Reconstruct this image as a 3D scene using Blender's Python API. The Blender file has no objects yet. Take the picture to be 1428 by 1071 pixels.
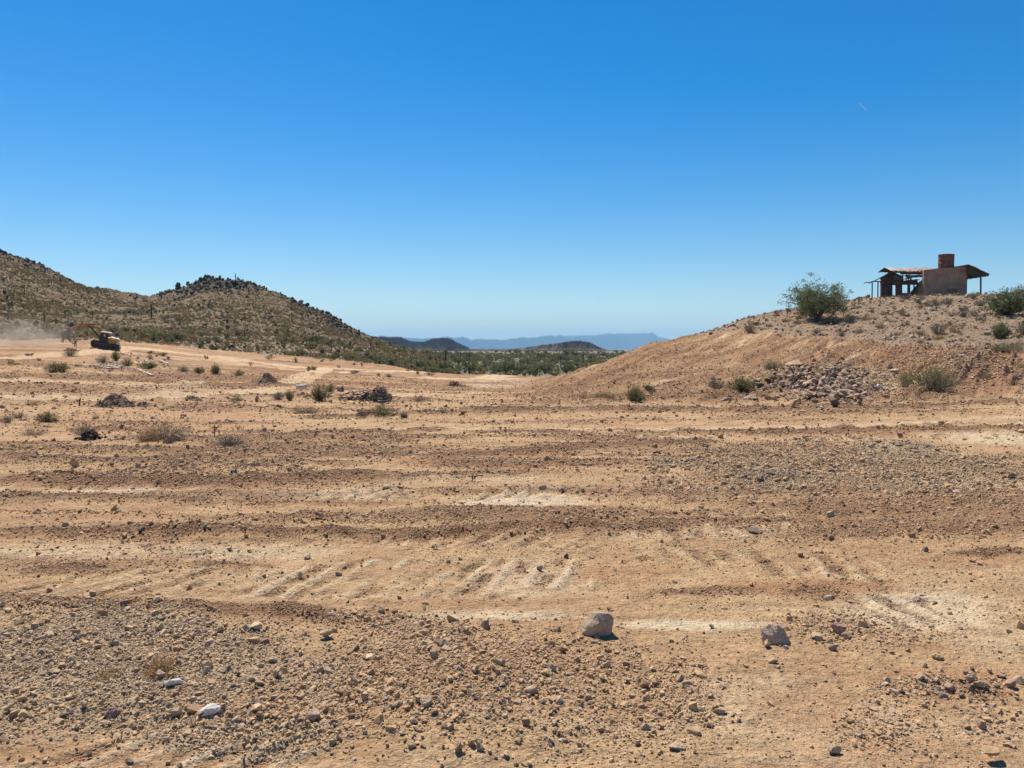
import bpy, bmesh, math, random
import numpy as np
from mathutils import Vector, Matrix, Euler

random.seed(7)
RNG = np.random.default_rng(11)
SC = bpy.context.scene
COL = SC.collection

# ---------------------------------------------------------------- camera
F = 1121.0                       # focal length in photograph pixels (1428 wide)
CU, CV = 714.0, 535.5
EYE = 1.6
PITCH = math.atan((CV - 488.0) / F)
cam_data = bpy.data.cameras.new('camera')
cam_data.sensor_width = 36.0
cam_data.lens = 36.0 * F / 1428.0
cam_data.clip_start = 0.05
cam_data.clip_end = 120000.0
cam = bpy.data.objects.new('camera', cam_data)
COL.objects.link(cam)
cam.location = (0, 0, EYE)
cam.rotation_euler = (math.pi / 2 - PITCH, 0, 0)
SC.camera = cam

# ---------------------------------------------------------------- sky and sun
SUN_EL, SUN_AZ = 58.0, -26.0     # azimuth to the right of the view direction
world = bpy.data.worlds.new('World')
SC.world = world
world.use_nodes = True
wn = world.node_tree
wn.nodes.clear()
w_out = wn.nodes.new('ShaderNodeOutputWorld')
w_bg = wn.nodes.new('ShaderNodeBackground')
w_sky = wn.nodes.new('ShaderNodeTexSky')
w_sky.sky_type = 'NISHITA'
w_sky.sun_disc = False
w_sky.sun_elevation = math.radians(SUN_EL)
w_sky.sun_rotation = math.radians(SUN_AZ)
w_sky.altitude = 300
w_sky.air_density = 1.0
w_sky.dust_density = 0.4
w_sky.ozone_density = 3.0
w_bg.inputs['Strength'].default_value = 0.084
w_hsv = wn.nodes.new('ShaderNodeHueSaturation')
w_hsv.inputs['Saturation'].default_value = 1.58
w_hsv.inputs['Hue'].default_value = 0.502
wn.links.new(w_sky.outputs[0], w_hsv.inputs['Color'])
wn.links.new(w_hsv.outputs[0], w_bg.inputs['Color'])
wn.links.new(w_bg.outputs[0], w_out.inputs['Surface'])

sd = bpy.data.lights.new('sun', 'SUN')
sd.energy = 5.0
sd.angle = math.radians(0.53)
sd.color = (1.0, 0.94, 0.84)
sun = bpy.data.objects.new('sun', sd)
COL.objects.link(sun)
el, az = math.radians(SUN_EL), math.radians(SUN_AZ)
sdir = Vector((math.sin(az) * math.cos(el), math.cos(az) * math.cos(el), math.sin(el)))
sun.rotation_euler = (-sdir).to_track_quat('-Z', 'Y').to_euler()
sun.location = (0, 0, 60)

SC.view_settings.view_transform = 'Standard'
SC.view_settings.look = 'None'
SC.view_settings.exposure = 0.48
SC.view_settings.gamma = 1.0
SC.view_settings.use_curve_mapping = False
SC.cycles.max_bounces = 6
SC.cycles.diffuse_bounces = 3
SC.cycles.transparent_max_bounces = 12
SC.cycles.volume_bounces = 1
SC.cycles.volume_step_rate = 1.0

# ---------------------------------------------------------------- tags
def tag(o, label=None, cat=None, group=None, kind=None):
    if label: o['label'] = label
    if cat: o['category'] = cat
    if group: o['group'] = group
    if kind: o['kind'] = kind
    return o

def link(o, parent=None):
    COL.objects.link(o)
    if parent is not None: o.parent = parent
    return o

def empty(name, loc, rot=(0, 0, 0)):
    o = bpy.data.objects.new(name, None)
    o.location = loc; o.rotation_euler = rot
    o.empty_display_size = 0.2
    return link(o)

# ---------------------------------------------------------------- numpy noise
def _hash(ix, iy, seed):
    h = (ix.astype(np.int64) * 374761393 + iy.astype(np.int64) * 668265263 + seed * 974634777) & 0xffffffff
    h = ((h ^ (h >> 13)) * 1274126177) & 0xffffffff
    h = (h ^ (h >> 16)) & 0xffff
    return h / 65535.0

def vnoise(x, y, seed=0):
    ix = np.floor(x); iy = np.floor(y)
    fx = x - ix; fy = y - iy
    fx = fx * fx * fx * (fx * (fx * 6 - 15) + 10); fy = fy * fy * fy * (fy * (fy * 6 - 15) + 10)
    a = _hash(ix, iy, seed); b = _hash(ix + 1, iy, seed)
    c = _hash(ix, iy + 1, seed); d = _hash(ix + 1, iy + 1, seed)
    return (a + (b - a) * fx) * (1 - fy) + (c + (d - c) * fx) * fy      # 0..1

def fbm(x, y, seed=0, octv=4, gain=0.5):
    s = 0; a = 1.0; t = 0
    ca, sa = math.cos(0.6), math.sin(0.6)
    for i in range(octv):
        s = s + a * (vnoise(x, y, seed + i * 17) - 0.5); t += a
        x, y = (x * ca - y * sa) * 2.03 + 3.7, (x * sa + y * ca) * 2.03 - 1.3
        a *= gain
    return s / t * 2      # about -1..1

def ridged(x, y, seed=0, octv=5, gain=0.55):
    s = 0; a = 1.0; t = 0
    ca, sa = math.cos(0.7), math.sin(0.7)
    for i in range(octv):
        n = 1 - np.abs(vnoise(x, y, seed + i * 31) * 2 - 1)
        s = s + a * n * n; t += a
        x, y = (x * ca - y * sa) * 2.07 + 5.1, (x * sa + y * ca) * 2.07 + 2.9
        a *= gain
    return s / t

def sstep(a, b, x):
    t = np.clip((x - a) / (b - a), 0, 1)
    return t * t * (3 - 2 * t)

# ---------------------------------------------------------------- terrain table: (distance, row of the photo) or (distance, None, height)
TAB = {
 -700: [(35,None,.2),(60,None,.8),(95,None,2.2),(130,None,4),(170,None,8),(300,None,28),(440,None,60),(560,None,45),(900,None,5),(1500,None,0)],
 -250: [(35,545),(60,516),(95,494),(130,478),(165,466),(260,405),(350,362),(430,328),(560,None,40),(900,None,2),(1500,None,-1)],
 0:   [(27,559),(35,541),(60,519),(95,500),(130,486.5),(165,477),(260,436),(350,385),(425,343),(560,None,32),(900,None,0),(1500,None,-2)],
 60:  [(27,559),(35,541),(60,519),(95,501),(130,486.5),(165,477),(260,442),(350,400),(430,369),(560,None,25),(900,None,-1),(1500,None,-2)],
 130: [(27,559),(35,541),(60,520),(95,503),(130,487.5),(170,477),(260,449),(350,425),(450,402),(560,None,22),(900,None,-2),(1500,None,-2)],
 210: [(27,559),(35,543),(60,524),(95,508),(130,495),(170,479),(250,455),(350,432),(460,414),(560,None,20),(900,None,-2),(1500,None,-2)],
 255: [(27,559),(35,544),(60,526),(95,511),(130,499),(175,484),(250,455),(330,425),(400,403),(500,None,22),(900,None,-2),(1500,None,-2)],
 290: [(27,559),(35,545),(60,527),(95,512),(130,501),(185,486),(250,455),(330,417),(385,391.5),(420,None,34.5),(520,None,22),(900,None,-2),(1500,None,-2)],
 345: [(27,559),(35,545),(60,528),(95,514),(130,504),(185,490),(250,459),(330,417),(385,391),(420,None,34),(520,None,20),(900,None,-3),(1500,None,-2)],
 400: [(27,559),(35,546),(60,530),(95,517),(130,507),(185,494),(250,466),(320,435),(375,413),(430,None,22),(520,None,12),(900,None,-3),(1500,None,-2)],
 450: [(27,559),(35,547),(60,532),(95,519),(130,509),(195,497),(250,477),(320,453),(370,437),(430,None,14),(520,None,6),(900,None,-3),(1500,None,-2)],
 500: [(27,560),(35,549),(60,535),(95,521),(130,512),(205,502),(260,486),(320,471),(360,461.5),(420,None,7),(520,None,2),(900,None,-3),(1500,None,-2)],
 550: [(27,560),(35,550),(60,537),(95,524),(130,515),(215,507),(260,499),(320,487),(360,479.5),(420,None,2),(520,None,-1),(900,None,-3),(1500,None,-2)],
 600: [(27,560),(35,551),(60,539),(95,527),(130,519),(180,None,-4.3),(240,511),(300,503),(360,495),(520,493),(900,None,-3),(1500,None,-2.4)],
 650: [(27,561),(35,553),(60,541),(95,530),(130,523),(180,None,-4.6),(250,None,-4.6),(400,None,-4),(600,497),(900,None,-3),(1500,None,-2.4)],
 710: [(24,565),(35,556),(60,544),(90,532),(130,523),(180,None,-4.6),(250,None,-4.6),(400,None,-4),(600,497),(900,None,-3),(1500,None,-2.4)],
 760: [(20,577),(26,565),(40,553),(60,541),(80,531),(100,525),(150,None,-4.2),(250,None,-4.6),(400,None,-4),(600,None,-3.2),(900,None,-3),(1500,None,-2.4)],
 800: [(20,577),(26,564),(36,553),(50,540),(64,527),(76,519),(110,None,-3.2),(180,None,-4.4),(400,None,-4),(600,None,-3.2),(900,None,-3),(1500,None,-2.4)],
 850: [(20,577),(26,563),(36,547),(50,526),(62,510),(72,501),(110,None,-2.5),(180,None,-4.4),(400,None,-4),(600,None,-3.2),(900,None,-3),(1500,None,-2.4)],
 900: [(20,577),(26,563),(35,542),(50,512),(62,490),(72,480),(105,None,-.5),(180,None,-4.2),(400,None,-4),(600,None,-3.2),(900,None,-3),(1500,None,-2.4)],
 980: [(20,577),(26,563),(34,543),(46,514),(60,484),(75,463.5),(95,None,2.8),(140,None,0),(220,None,-4),(600,None,-3.2),(900,None,-3),(1500,None,-2.4)],
 1040:[(20,577),(26,563),(33,546),(45,516),(60,477),(77,441.5),(90,None,4.5),(130,None,2),(220,None,-3.5),(600,None,-3.2),(900,None,-3),(1500,None,-2.4)],
 1110:[(20,577),(26,563),(32,548),(43,518),(57,476),(68,448),(78,427),(95,None,5.9),(130,None,4.2),(220,None,-2),(600,None,-3.2),(900,None,-3),(1500,None,-2.4)],
 1200:[(20,577),(26,563),(32,547),(43,514),(55,476),(68,441),(82,415),(100,None,7.2),(130,None,5.5),(220,None,-1),(600,None,-3.2),(900,None,-3),(1500,None,-2.4)],
 1300:[(20,577),(26,563),(32,547),(43,508),(55,469),(68,437),(84,412.5),(100,None,7.4),(130,None,6),(220,None,0),(600,None,-3.2),(900,None,-3),(1500,None,-2.4)],
 1428:[(20,577),(26,562),(34,534),(43,505),(55,467),(68,435),(84,413),(100,None,7.4),(130,None,6),(220,None,1),(600,None,-3),(900,None,-3),(1500,None,-2.4)],
 1800:[(20,577),(26,560),(34,532),(43,502),(55,462),(68,430),(84,405),(100,None,8.2),(130,None,7),(220,None,3),(600,None,-2),(900,None,-3),(1500,None,-2.4)],
}
def z_of(d, v):              # height of a point seen at photo row v from horizontal distance d
    return EYE - (v - 488.0) * d / F
_LD = np.linspace(math.log(2.0), math.log(60000.0), 900)
_us = sorted(TAB)
_th = np.array([math.atan((u - CU) / F) for u in _us])
_cols = []
for u in _us:
    ks = [(1.0, 0.0), (6.0, 0.0), (12.0, 0.0), (17.0, 0.0)]
    for k in TAB[u]:
        th_c = math.cos(math.atan((u - CU) / F))
        if len(k) == 3: ks.append((k[0], k[2]))
        else: ks.append((k[0], EYE - (k[1] - 488.0) * k[0] * th_c / F))
    ks += [(4000, -0.6), (12000, 0.6), (60000, 1.0)]
    ks = np.array(sorted(ks))
    _cols.append(np.interp(_LD, np.log(ks[:, 0]), ks[:, 1]))
_cols = np.array(_cols)
_TH = np.linspace(_th[0], _th[-1], 500)
_G = np.array([np.interp(_TH, _th, _cols[:, j]) for j in range(len(_LD))]).T   # [theta, logd]
def _blur(a, s, axis):
    r = int(3 * s); k = np.exp(-0.5 * (np.arange(-r, r + 1) / s) ** 2); k /= k.sum()
    p = [(0, 0), (0, 0)]; p[axis] = (r, r)
    b = np.pad(a, p, mode='edge')
    return np.apply_along_axis(lambda m: np.convolve(m, k, 'valid'), axis, b)
_G = _blur(_blur(_G, 3.5, 1), 2.5, 0)

def H0(x, y):
    x = np.asarray(x, float); y = np.asarray(y, float)
    d = np.hypot(x, y) + 1e-6
    th = np.arctan2(x, y)
    tc = np.clip(th, _TH[0], _TH[-1])
    fi = (tc - _TH[0]) / (_TH[1] - _TH[0]); fj = (np.log(np.maximum(d, 2.0)) - _LD[0]) / (_LD[1] - _LD[0])
    i = np.clip(fi.astype(int), 0, len(_TH) - 2); j = np.clip(fj.astype(int), 0, len(_LD) - 2)
    a = fi - i; b = np.clip(fj - j, 0, 1)
    z = (_G[i, j] * (1 - a) + _G[i + 1, j] * a) * (1 - b) + (_G[i, j + 1] * (1 - a) + _G[i + 1, j + 1] * a) * b
    # behind and beside the camera the ground goes on as gently rolling desert
    side = sstep(0.85, 1.6, np.abs(th))
    far = sstep(25, 120, d)
    z = z * (1 - side * far) + side * far * (1.5 * fbm(x / 90, y / 90, 5, 3))
    return z

def proj(x, y, z):
    """world -> photograph pixels"""
    cp, sp = math.cos(PITCH), math.sin(PITCH)
    zz = z - EYE
    f = y * cp - zz * sp
    up = y * sp + zz * cp
    f = np.maximum(f, 0.05)
    return CU + F * x / f, CV - F * up / f

def ray(u, v):
    cp, sp = math.cos(PITCH), math.sin(PITCH)
    a, b = (u - CU) / F, (CV - v) / F
    return np.array([a, cp + b * sp, b * cp - sp])

def hit(u, v, dmax=3000.0, hf=None):
    hf = hf or H0
    r = ray(u, v); r = r / math.hypot(r[0], r[1])
    t = np.exp(np.linspace(math.log(2.0), math.log(dmax), 4000))
    z = EYE + r[2] * t
    h = hf(r[0] * t, r[1] * t)
    k = np.nonzero(z < h)[0]
    i = k[0] if len(k) else len(t) - 1
    if i > 0 and len(k):
        g0, g1 = z[i - 1] - h[i - 1], z[i] - h[i]
        tt = t[i - 1] + (t[i] - t[i - 1]) * g0 / (g0 - g1 + 1e-12)
    else: tt = t[i]
    return np.array([r[0] * tt, r[1] * tt, float(hf(np.array([r[0] * tt]), np.array([r[1] * tt]))[0])])
# ---------------------------------------------------------------- ground features, laid out on the terrain
def world_line(pts):
    return np.array([hit(u, v)[:2] for u, v in pts])

def line_dist(x, y, P):
    """distance to the polyline, arc length along it, side (only worked out near it)"""
    mg = 8.0
    near = (x > P[:, 0].min() - mg) & (x < P[:, 0].max() + mg) & (y > P[:, 1].min() - mg) & (y < P[:, 1].max() + mg)
    B, A, S = np.full(x.shape, 1e9), np.zeros(x.shape), np.zeros(x.shape)
    if near.any(): B[near], A[near], S[near] = _line_dist(x[near], y[near], P)
    return B, A, S

def _line_dist(x, y, P):
    best = np.full(x.shape, 1e9); arc = np.zeros(x.shape); sgn = np.zeros(x.shape); L = 0
    for (ax, ay), (bx, by) in zip(P[:-1], P[1:]):
        dx, dy = bx - ax, by - ay; l = math.hypot(dx, dy) + 1e-9
        t = np.clip(((x - ax) * dx + (y - ay) * dy) / l / l, 0, 1)
        ex, ey = x - ax - t * dx, y - ay - t * dy
        d = np.hypot(ex, ey)
        m = d < best
        best = np.where(m, d, best); arc = np.where(m, L + t * l, arc)
        sgn = np.where(m, (dx * ey - dy * ex) / l, sgn)
        L += l
    return best, arc, sgn

# berms of loose clods pushed up by the blade: photo points, width (m), height (m), looseness, redness
BERMS = [
 ([(-60,744),(300,742),(560,748),(820,742),(1010,738)], .14, .045, 1.0, .1),
 ([(-80,836),(100,842),(330,852),(520,868)], .13, .035, .9, .1),
 ([(-60,690),(120,697),(330,702)], .16, .04, .8, .3),
 ([(-60,668),(120,672),(250,676),(420,668),(560,664)], .32, .09, 1.0, .7),
 ([(-60,640),(200,645),(420,640),(600,634)], .3, .05, .7, .35),
 ([(380,606),(560,602),(640,596)], .3, .07, .8, .2),
 ([(-60,632),(160,628),(320,634)], .35, .06, .7, .25),
 ([(400,584),(560,580),(700,574),(900,570)], .4, .09, .8, .2),
 ([(640,578),(900,575),(1150,574),(1460,560)], .5, .12, .9, .3),
 ([(860,606),(1040,607),(1180,603),(1320,601),(1460,596)], .28, .09, 1.0, .3),
 ([(560,640),(720,633),(900,622),(1010,617)], .3, .06, .8, .2),
 ([(1060,822),(1150,828),(1230,838)], .13, .035, .8, .5),
 ([(1230,950),(1330,958),(1460,965)], .07, .03, 1.0, .5),
 ([(1290,778),(1380,772),(1480,765)], .10, .035, .9, .4),
 ([(850,838),(960,828),(1100,822)], .10, .03, .7, .5),
 ([(0,790),(150,795),(240,792)], .14, .03, .8, .35),
 ([(240,790),(380,790),(420,782)], .06, .02, .8, .25),
 ([(130,616),(420,612),(600,620)], .35, .05, .5, .2),
 ([(0,562),(200,566),(420,575)], .5, .10, .5, .2),
 ([(0,541),(200,548),(420,556),(620,562)], .7, .14, .5, .2),
 ([(560,690),(800,688),(900,692)], .10, .02, .5, .1),
 ([(900,700),(1100,712),(1300,716)], .2, .03, .6, .3),
 ([(1100,655),(1280,650),(1460,660)], .3, .05, .7, .0),
]
BERMS = [(world_line(p), w, h, lo, rd) for p, w, h, lo, rd in BERMS]
# dozer track passes: photo points, half width, cleat height, smoothness
TRACKS = [
 ([(330,806),(560,808),(700,808),(850,804)], .46, .015, .9, .22, .32),
 ([(420,694),(700,692),(900,689),(1180,684)], .32, .03, .9, .23, .5),
 ([(640,722),(760,720),(860,716)], .22, .018, .8, .22, .5),
 ([(820,746),(980,744),(1160,741)], .22, .018, .9, .24, .1),
 ([(1170,852),(1300,858),(1460,866)], .36, .022, .9, .23, -.4),
 ([(-20,1046),(260,1050),(500,1056)], .34, .017, .9, .2, .9),
 ([(-40,806),(140,808),(320,806)], .34, .016, .6, .22, .8),
 ([(200,815),(330,806),(430,780)], .24, .014, .5, .22, .8),
 ([(820,650),(1000,640),(1100,634)], .3, .02, .5, .23, .2),
 ([(1060,690),(1200,688),(1330,684)], .28, .012, .4, .23, .2),
 ([(-40,684),(160,684),(420,682),(560,676)], .35, .008, 1.0, .3, .5),
 ([(40,766),(300,768),(520,764)], .26, .018, .7, .22, .9),
 ([(880,716),(1100,720),(1400,722)], .3, .018, .5, .23, .4),
 ([(860,780),(1050,786),(1300,800)], .34, .018, .5, .23, -.2),
 ([(500,764),(640,758),(860,760)], .24, .016, .5, .23, .6),
 ([(900,614),(1150,592),(1460,586)], .5, .025, 1.0, .3, .2),
 ([(1100,614),(1300,612),(1460,606)], .4, .02, .9, .3, .2),
]
TRACKS = [(world_line(p), w, h, s, pit, sk) for p, w, h, s, pit, sk in TRACKS]
# paler wheel and blade passes farther off
ROADS = [
 ([(150,482),(300,497),(420,512),(560,518),(720,524)], 3.2, .6),
 ([(200,492),(300,503),(420,517)], 2.0, .4),
 ([(395,535),(425,521),(452,512)], .8, .55),
 ([(425,533),(445,522),(460,513)], .7, .5),
 ([(0,500),(90,494),(170,486)], 2.6, .5),
 ([(450,519),(560,518),(640,520)], 1.1, .8),
 ([(0,552),(150,556),(330,548),(420,540)], 1.2, .5),
 ([(0,530),(180,536),(330,533)], 1.4, .5),
 ([(590,528),(680,527),(745,524)], 3.0, .8),
 ([(560,553),(700,548),(760,546)], 1.0, .5),
]
ROADS = [(world_line(p), w, s) for p, w, s in ROADS]

# patches of soil: photo centre, half sizes in photo pixels, strength, softness
PALE = [(150,686,110,7,1.),(430,690,180,8,.5),(745,700,110,12,.75),(700,860,150,12,.6),(960,872,130,10,.8),(740,812,90,30,.45),
        (1290,852,140,34,.65),(1380,605,140,18,.6),(100,765,150,14,.4),(330,770,110,10,.5),(1050,985,170,60,.3),(640,668,200,6,.3),
        (1210,990,60,22,.35),(900,745,200,8,.4),(690,535,55,9,.8),(400,770,90,12,.4),(230,540,90,5,.5),(280,503,150,10,.3),(470,965,40,35,.35),
        (1380,890,80,40,.3),(250,870,10,5,.3)]
RED = [(660,645,170,12,.6),(160,672,200,12,.55),(1350,950,120,30,.45),(1100,818,170,14,.55),(880,800,90,34,.3),(1130,990,110,40,.35),
       (690,560,90,8,.2),(1300,503,95,18,1.3),(1370,530,80,20,.5),(1160,540,90,22,.4),(60,1040,120,24,.4),(700,800,90,20,.18),(230,590,200,22,.25),(150,535,160,12,.2),(1300,1040,140,30,.25)]
GREY = [(165,930,265,76,.95),(60,1010,120,30,.5),(360,1030,160,30,.5),(1075,667,75,12,.95),(1250,627,75,11,1.),(1340,662,110,26,.55),
        (955,645,60,9,.75),(1150,655,170,26,.4),(700,642,90,6,.3),(540,680,40,6,.6),(765,681,70,5,.6),(1245,685,60,10,.5),
        (1150,535,90,24,.95),(1230,530,60,20,.8),(1320,505,80,22,.35)]
STONY = [(680,960,240,95,1.),(800,985,190,80,.7),(190,930,330,80,.4),(1330,960,110,16,.9),(1150,655,240,42,.7),(520,868,120,16,.4),
         (1200,880,120,30,.35),(100,850,160,14,.6),(380,1000,200,50,.5),(1300,1010,120,40,.3),(1170,535,120,30,.5),(1330,505,110,30,.7),(260,655,220,20,.35)]

def patches(u, v, lst, wob):
    s = np.zeros(u.shape)
    for cu, cv, a, b, k in lst:
        q = np.hypot((u - cu) / a, (v - cv) / b) + wob
        s = np.maximum(s, k * (1 - sstep(0.45, 1.35, q)))
    return s

SL0 = hit(742, 552)[:2]; SL1 = hit(1000, 470)[:2]
SLD = (SL1 - SL0) / np.linalg.norm(SL1 - SL0); SLN = np.array([-SLD[1], SLD[0]])

def features(x, y):
    """everything the ground's relief, colour and stones depend on"""
    z0 = H0(x, y)
    d = np.hypot(x, y); th = np.arctan2(x, y)
    u, v = proj(x, y, z0)
    front = (np.abs(th) < 0.95) & (y > 0.5)
    u = np.where(front, u, -9999.0)
    wob = .35 * fbm(x * 1.3, y * 1.3, 41, 3) * sstep(40, 10, d) + .3 * fbm(x * .25, y * .25, 42, 3)
    pale = patches(u, v, PALE, wob) ; red = patches(u, v, RED, wob)
    grey = patches(u, v, GREY, wob); stony = patches(u, v, STONY, wob)
    loose = np.zeros(x.shape); rel = np.zeros(x.shape)
    # zones
    uu = np.clip(u, -400, 1900)
    right_edge = np.interp(uu, [880, 930, 960, 1040, 1120, 1180, 1230, 1330, 1428], [474, 471, 470, 462, 470, 474, 482, 486, 490])
    natR = front * sstep(-4, 8, right_edge + 5 * fbm(x * .3, y * .3, 3, 3) - v) * (u > 860) * sstep(40, 48, d) * (d < 400)
    left_edge = np.interp(uu, [-400, 0, 60, 130, 200, 260, 330, 400, 460, 520, 560, 600, 640, 700, 745, 800, 860],
                          [478, 474, 474, 474, 478, 482, 488, 494, 498, 505, 511, 517, 520, 521, 521, 521, 510])
    natL = sstep(-1.2, 2.2, left_edge + 2.0 * fbm(x * .12, y * .12, 4, 3) - v) * sstep(85, 120, d) * (u < 880)
    nat = np.maximum(natL, natR)
    nat = np.where(front, nat, sstep(20, 60, d))
    nat = np.where(d > 175, 1.0, nat)
    hill = natL * sstep(-2, 6, z0)
    valley = sstep(150, 220, d) * (1 - sstep(-2.5, 1, z0))
    near = sstep(34, 20, d)
    # right-hand cut slope
    sl = front * sstep(690, 790, u) * sstep(23, 29, d) * (d < 160) * (1 - natR)
    # generic relief
    dist = (1 - nat)
    ac = (x - SL0[0]) * SLN[0] + (y - SL0[1]) * SLN[1]; al = (x - SL0[0]) * SLD[0] + (y - SL0[1]) * SLD[1]
    strk = fbm(ac * .75 + .5 * fbm(al * .05, ac * .1, 8, 2), al * .035, 9, 4, .6)
    fl = fbm(x * .06, y * 1.15 + .9 * fbm(x * .08, y * .08, 12, 2), 13, 4, .6)
    flw = fbm(x * .03, y * .30 + 1.2 * fbm(x * .04, y * .05, 15, 2), 16, 4, .6)
    rel += sl * strk * .30
    rel += dist * (1 - sl) * (fl * .07 * sstep(2, 9, d) + flw * .16 * sstep(18, 40, d))
    rel += .03 * fbm(x * .5, y * .5, 21, 3) * dist
    loose = np.maximum(loose, dist * sstep(.05, .6, fl + .5 * fbm(x * .5, y * .9, 22, 3)) * .6 * (1 - sl))
    loose = np.maximum(loose, sl * (.46 + .6 * sstep(.0, .5, strk)))
    q1 = fbm(ac * .9 + .8 * fbm(al * .06, ac * .1, 31, 2), al * .03, 32, 3, .6)
    ln1 = (1 - np.clip(np.abs(q1) / .11, 0, 1)) * sstep(-.3, .2, fbm(x * .2, y * .2, 33, 3))
    loose = np.maximum(loose, sl * ln1 * 1.0); rel += sl * ln1 * .2
    q3 = fbm(ac * 1.6 + .8 * fbm(al * .05, ac * .1, 37, 2) + 9, al * .025, 38, 2, .6)
    pale = np.maximum(pale, sl * (1 - np.clip(np.abs(q3) / .10, 0, 1)) * sstep(-.3, .2, fbm(x * .15, y * .15, 39, 3)) * .7); rel -= sl * (1 - np.clip(np.abs(q3) / .10, 0, 1)) * .08
    q2 = fbm(x * .05, y * .8 + 1.3 * fbm(x * .07, y * .09, 34, 2), 35, 3, .6)
    ln2 = (1 - np.clip(np.abs(q2) / .07, 0, 1)) * sstep(-.25, .2, fbm(x * .3, y * .5, 36, 3)) * sstep(5, 9, d)
    loose = np.maximum(loose, dist * (1 - sl) * ln2); rel += dist * (1 - sl) * ln2 * (.03 + .06 * sstep(10, 25, d))
    pale = np.maximum(pale, dist * (1 - sl) * sstep(.12, .7, -fl) * .5)
    pale = np.maximum(pale, sl * sstep(.02, .5, -strk) * .45)
    red = np.maximum(red, dist * sstep(20, 45, d) * (.16 + .2 * fbm(x * .12, y * .2, 106, 3)))
    loose = np.maximum(loose, dist * sstep(18, 40, d) * (.48 + .7 * fbm(x * .09, y * .3, 107, 4)))
    rel += dist * sstep(20, 40, d) * .16 * fbm(x * .16, y * .22, 108, 4, .6)
    loose = loose * (1 - .75 * sl * np.clip(pale * 1.5, 0, 1))
    m = d < 70
    xs, ys = x[m], y[m]
    wl = .35 * fbm(xs * .8, ys * .8, 51, 3)
    lr = np.zeros(xs.shape); ll = loose[m]; lp = pale[m]; lred = red[m]
    for P, w, h, s, pit, sk in TRACKS:
        dd, arc, sg = line_dist(xs, ys, P)
        L = np.sum(np.hypot(*(P[1:] - P[:-1]).T))
        endf = sstep(0, .25, arc) * sstep(0, .25, L - arc)
        band = sstep(w * 1.15, w * .85, dd + .05 * wl) * endf
        ph = (arc - sg * sk) / pit + .22 * fbm(xs * 2.5, ys * 2.5, 61, 3)
        c = np.abs((ph % 1.0) - .5) * 2
        on = .15 + .85 * sstep(-.2, .3, fbm(xs * 1.3, ys * 1.6, 62, 3))
        lr += band * on * (h * 1.0 * (1 - sstep(.02, .5, c)) - .006)
        lr += endf * .012 * np.exp(-((dd - w * 1.1) / .05) ** 2) * on
        lp = np.maximum(lp, band * on * s * (.18 + .55 * (1 - sstep(.12, .42, c))) * (.5 + .8 * vnoise(xs * 3, ys * 3, 66)))
        ll = ll * (1 - band * .75 * s * on)
        ll = np.maximum(ll, band * on * .5 * sstep(.4, .8, c) * sstep(.35, .75, vnoise(xs * 7, ys * 7, 67)))
    for P, w, h, lo, rd in BERMS:
        dd, arc, sg = line_dist(xs, ys, P)
        L = np.sum(np.hypot(*(P[1:] - P[:-1]).T))
        e = sstep(0, .6, arc) * sstep(0, .6, L - arc)
        k = np.exp(-((dd + w * .8 * wl) / w) ** 2) * e * (.55 + .6 * vnoise(xs * 1.7, ys * 1.7, 63))
        lr += k * h
        ll = np.maximum(ll, np.clip(k * 1.4, 0, 1) * lo)
        lred = np.maximum(lred, k * rd * .8)
        lp = lp * (1 - np.clip(k * 1.3, 0, 1))
    rel[m] += lr * 1.15; loose[m] = ll; pale[m] = lp; red[m] = lred
    for P, w, s in ROADS:
        dd, arc, sg = line_dist(x, y, P)
        b = sstep(w * 1.1, w * .7, dd + .3 * w * fbm(x * .4, y * .4, 71, 3)) * dist
        rut = np.abs(np.sin(sg / w * 7 + fbm(x * .1, y * .1, 72, 2)))
        pale = np.maximum(pale, b * s * (.5 + .5 * rut)); rel += -b * .06 * rut; loose = loose * (1 - b * .7)
    # gravel heaps
    for cu, cv, a, b, h in ((1150, 548, 80, 26, .75), (640, 985, 190, 90, .10), (1080, 545, 40, 16, .35), (1325, 512, 70, 22, .35), (1250, 627, 70, 12, .08), (1075, 667, 70, 12, .06)):
        q = np.hypot((u - cu) / a, (v - cv) / b)
        rel += h * (1 - sstep(0, 1.2, q)) * (.8 + .4 * vnoise(x * 1.5, y * 1.5, 73))
    # clods
    lg = np.clip(loose + stony * .45, 0, 1)
    n1 = fbm(x * 3.1, y * 3.1, 81, 3, .6); n2 = fbm(x * 11, y * 11, 83, 3, .6)
    rel += near * ((.013 + .042 * lg) * n1 + (.005 + .024 * lg) * n2 * sstep(18, 8, d))
    rel += (1 - near) * dist * (.05 + .13 * lg) * fbm(x * 1.3, y * 1.3, 85, 4, .65)
    # rocky natural ground
    rg = ridged(x / 34, y / 34, 91, 5)
    rel += hill * ((rg - .45) * 5.0 * sstep(0, 25, z0) + .9 * fbm(x / 4.5, y / 4.5, 93, 4, .6) * sstep(-1, 8, z0))
    rel += natR * .18 * fbm(x * .8, y * .8, 95, 5, .65)
    rel += valley * .5 * fbm(x / 25, y / 25, 97, 3)
    crest = hill * sstep(.38, .75, .95 * sstep(.5, .9, z0 / 36) * (u > 190) + .85 * sstep(.62, 1., z0 / 54) * (u <= 190) + .5 * fbm(x / 22, y / 22, 98, 4))
    sky_v = np.interp(uu, [0, 10, 30, 60, 100, 235, 285, 340, 380, 420, 460, 500, 520], [348, 346, 355, 371, 392, 410, 391, 391, 402, 423, 442, 461, 470])
    band = hill * sstep(15, 3, v - sky_v) * np.maximum(sstep(235, 260, uu) * sstep(520, 470, uu), sstep(110, 30, uu)) * sstep(-.35, .1, fbm(x / 14, y / 14, 105, 4))
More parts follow.
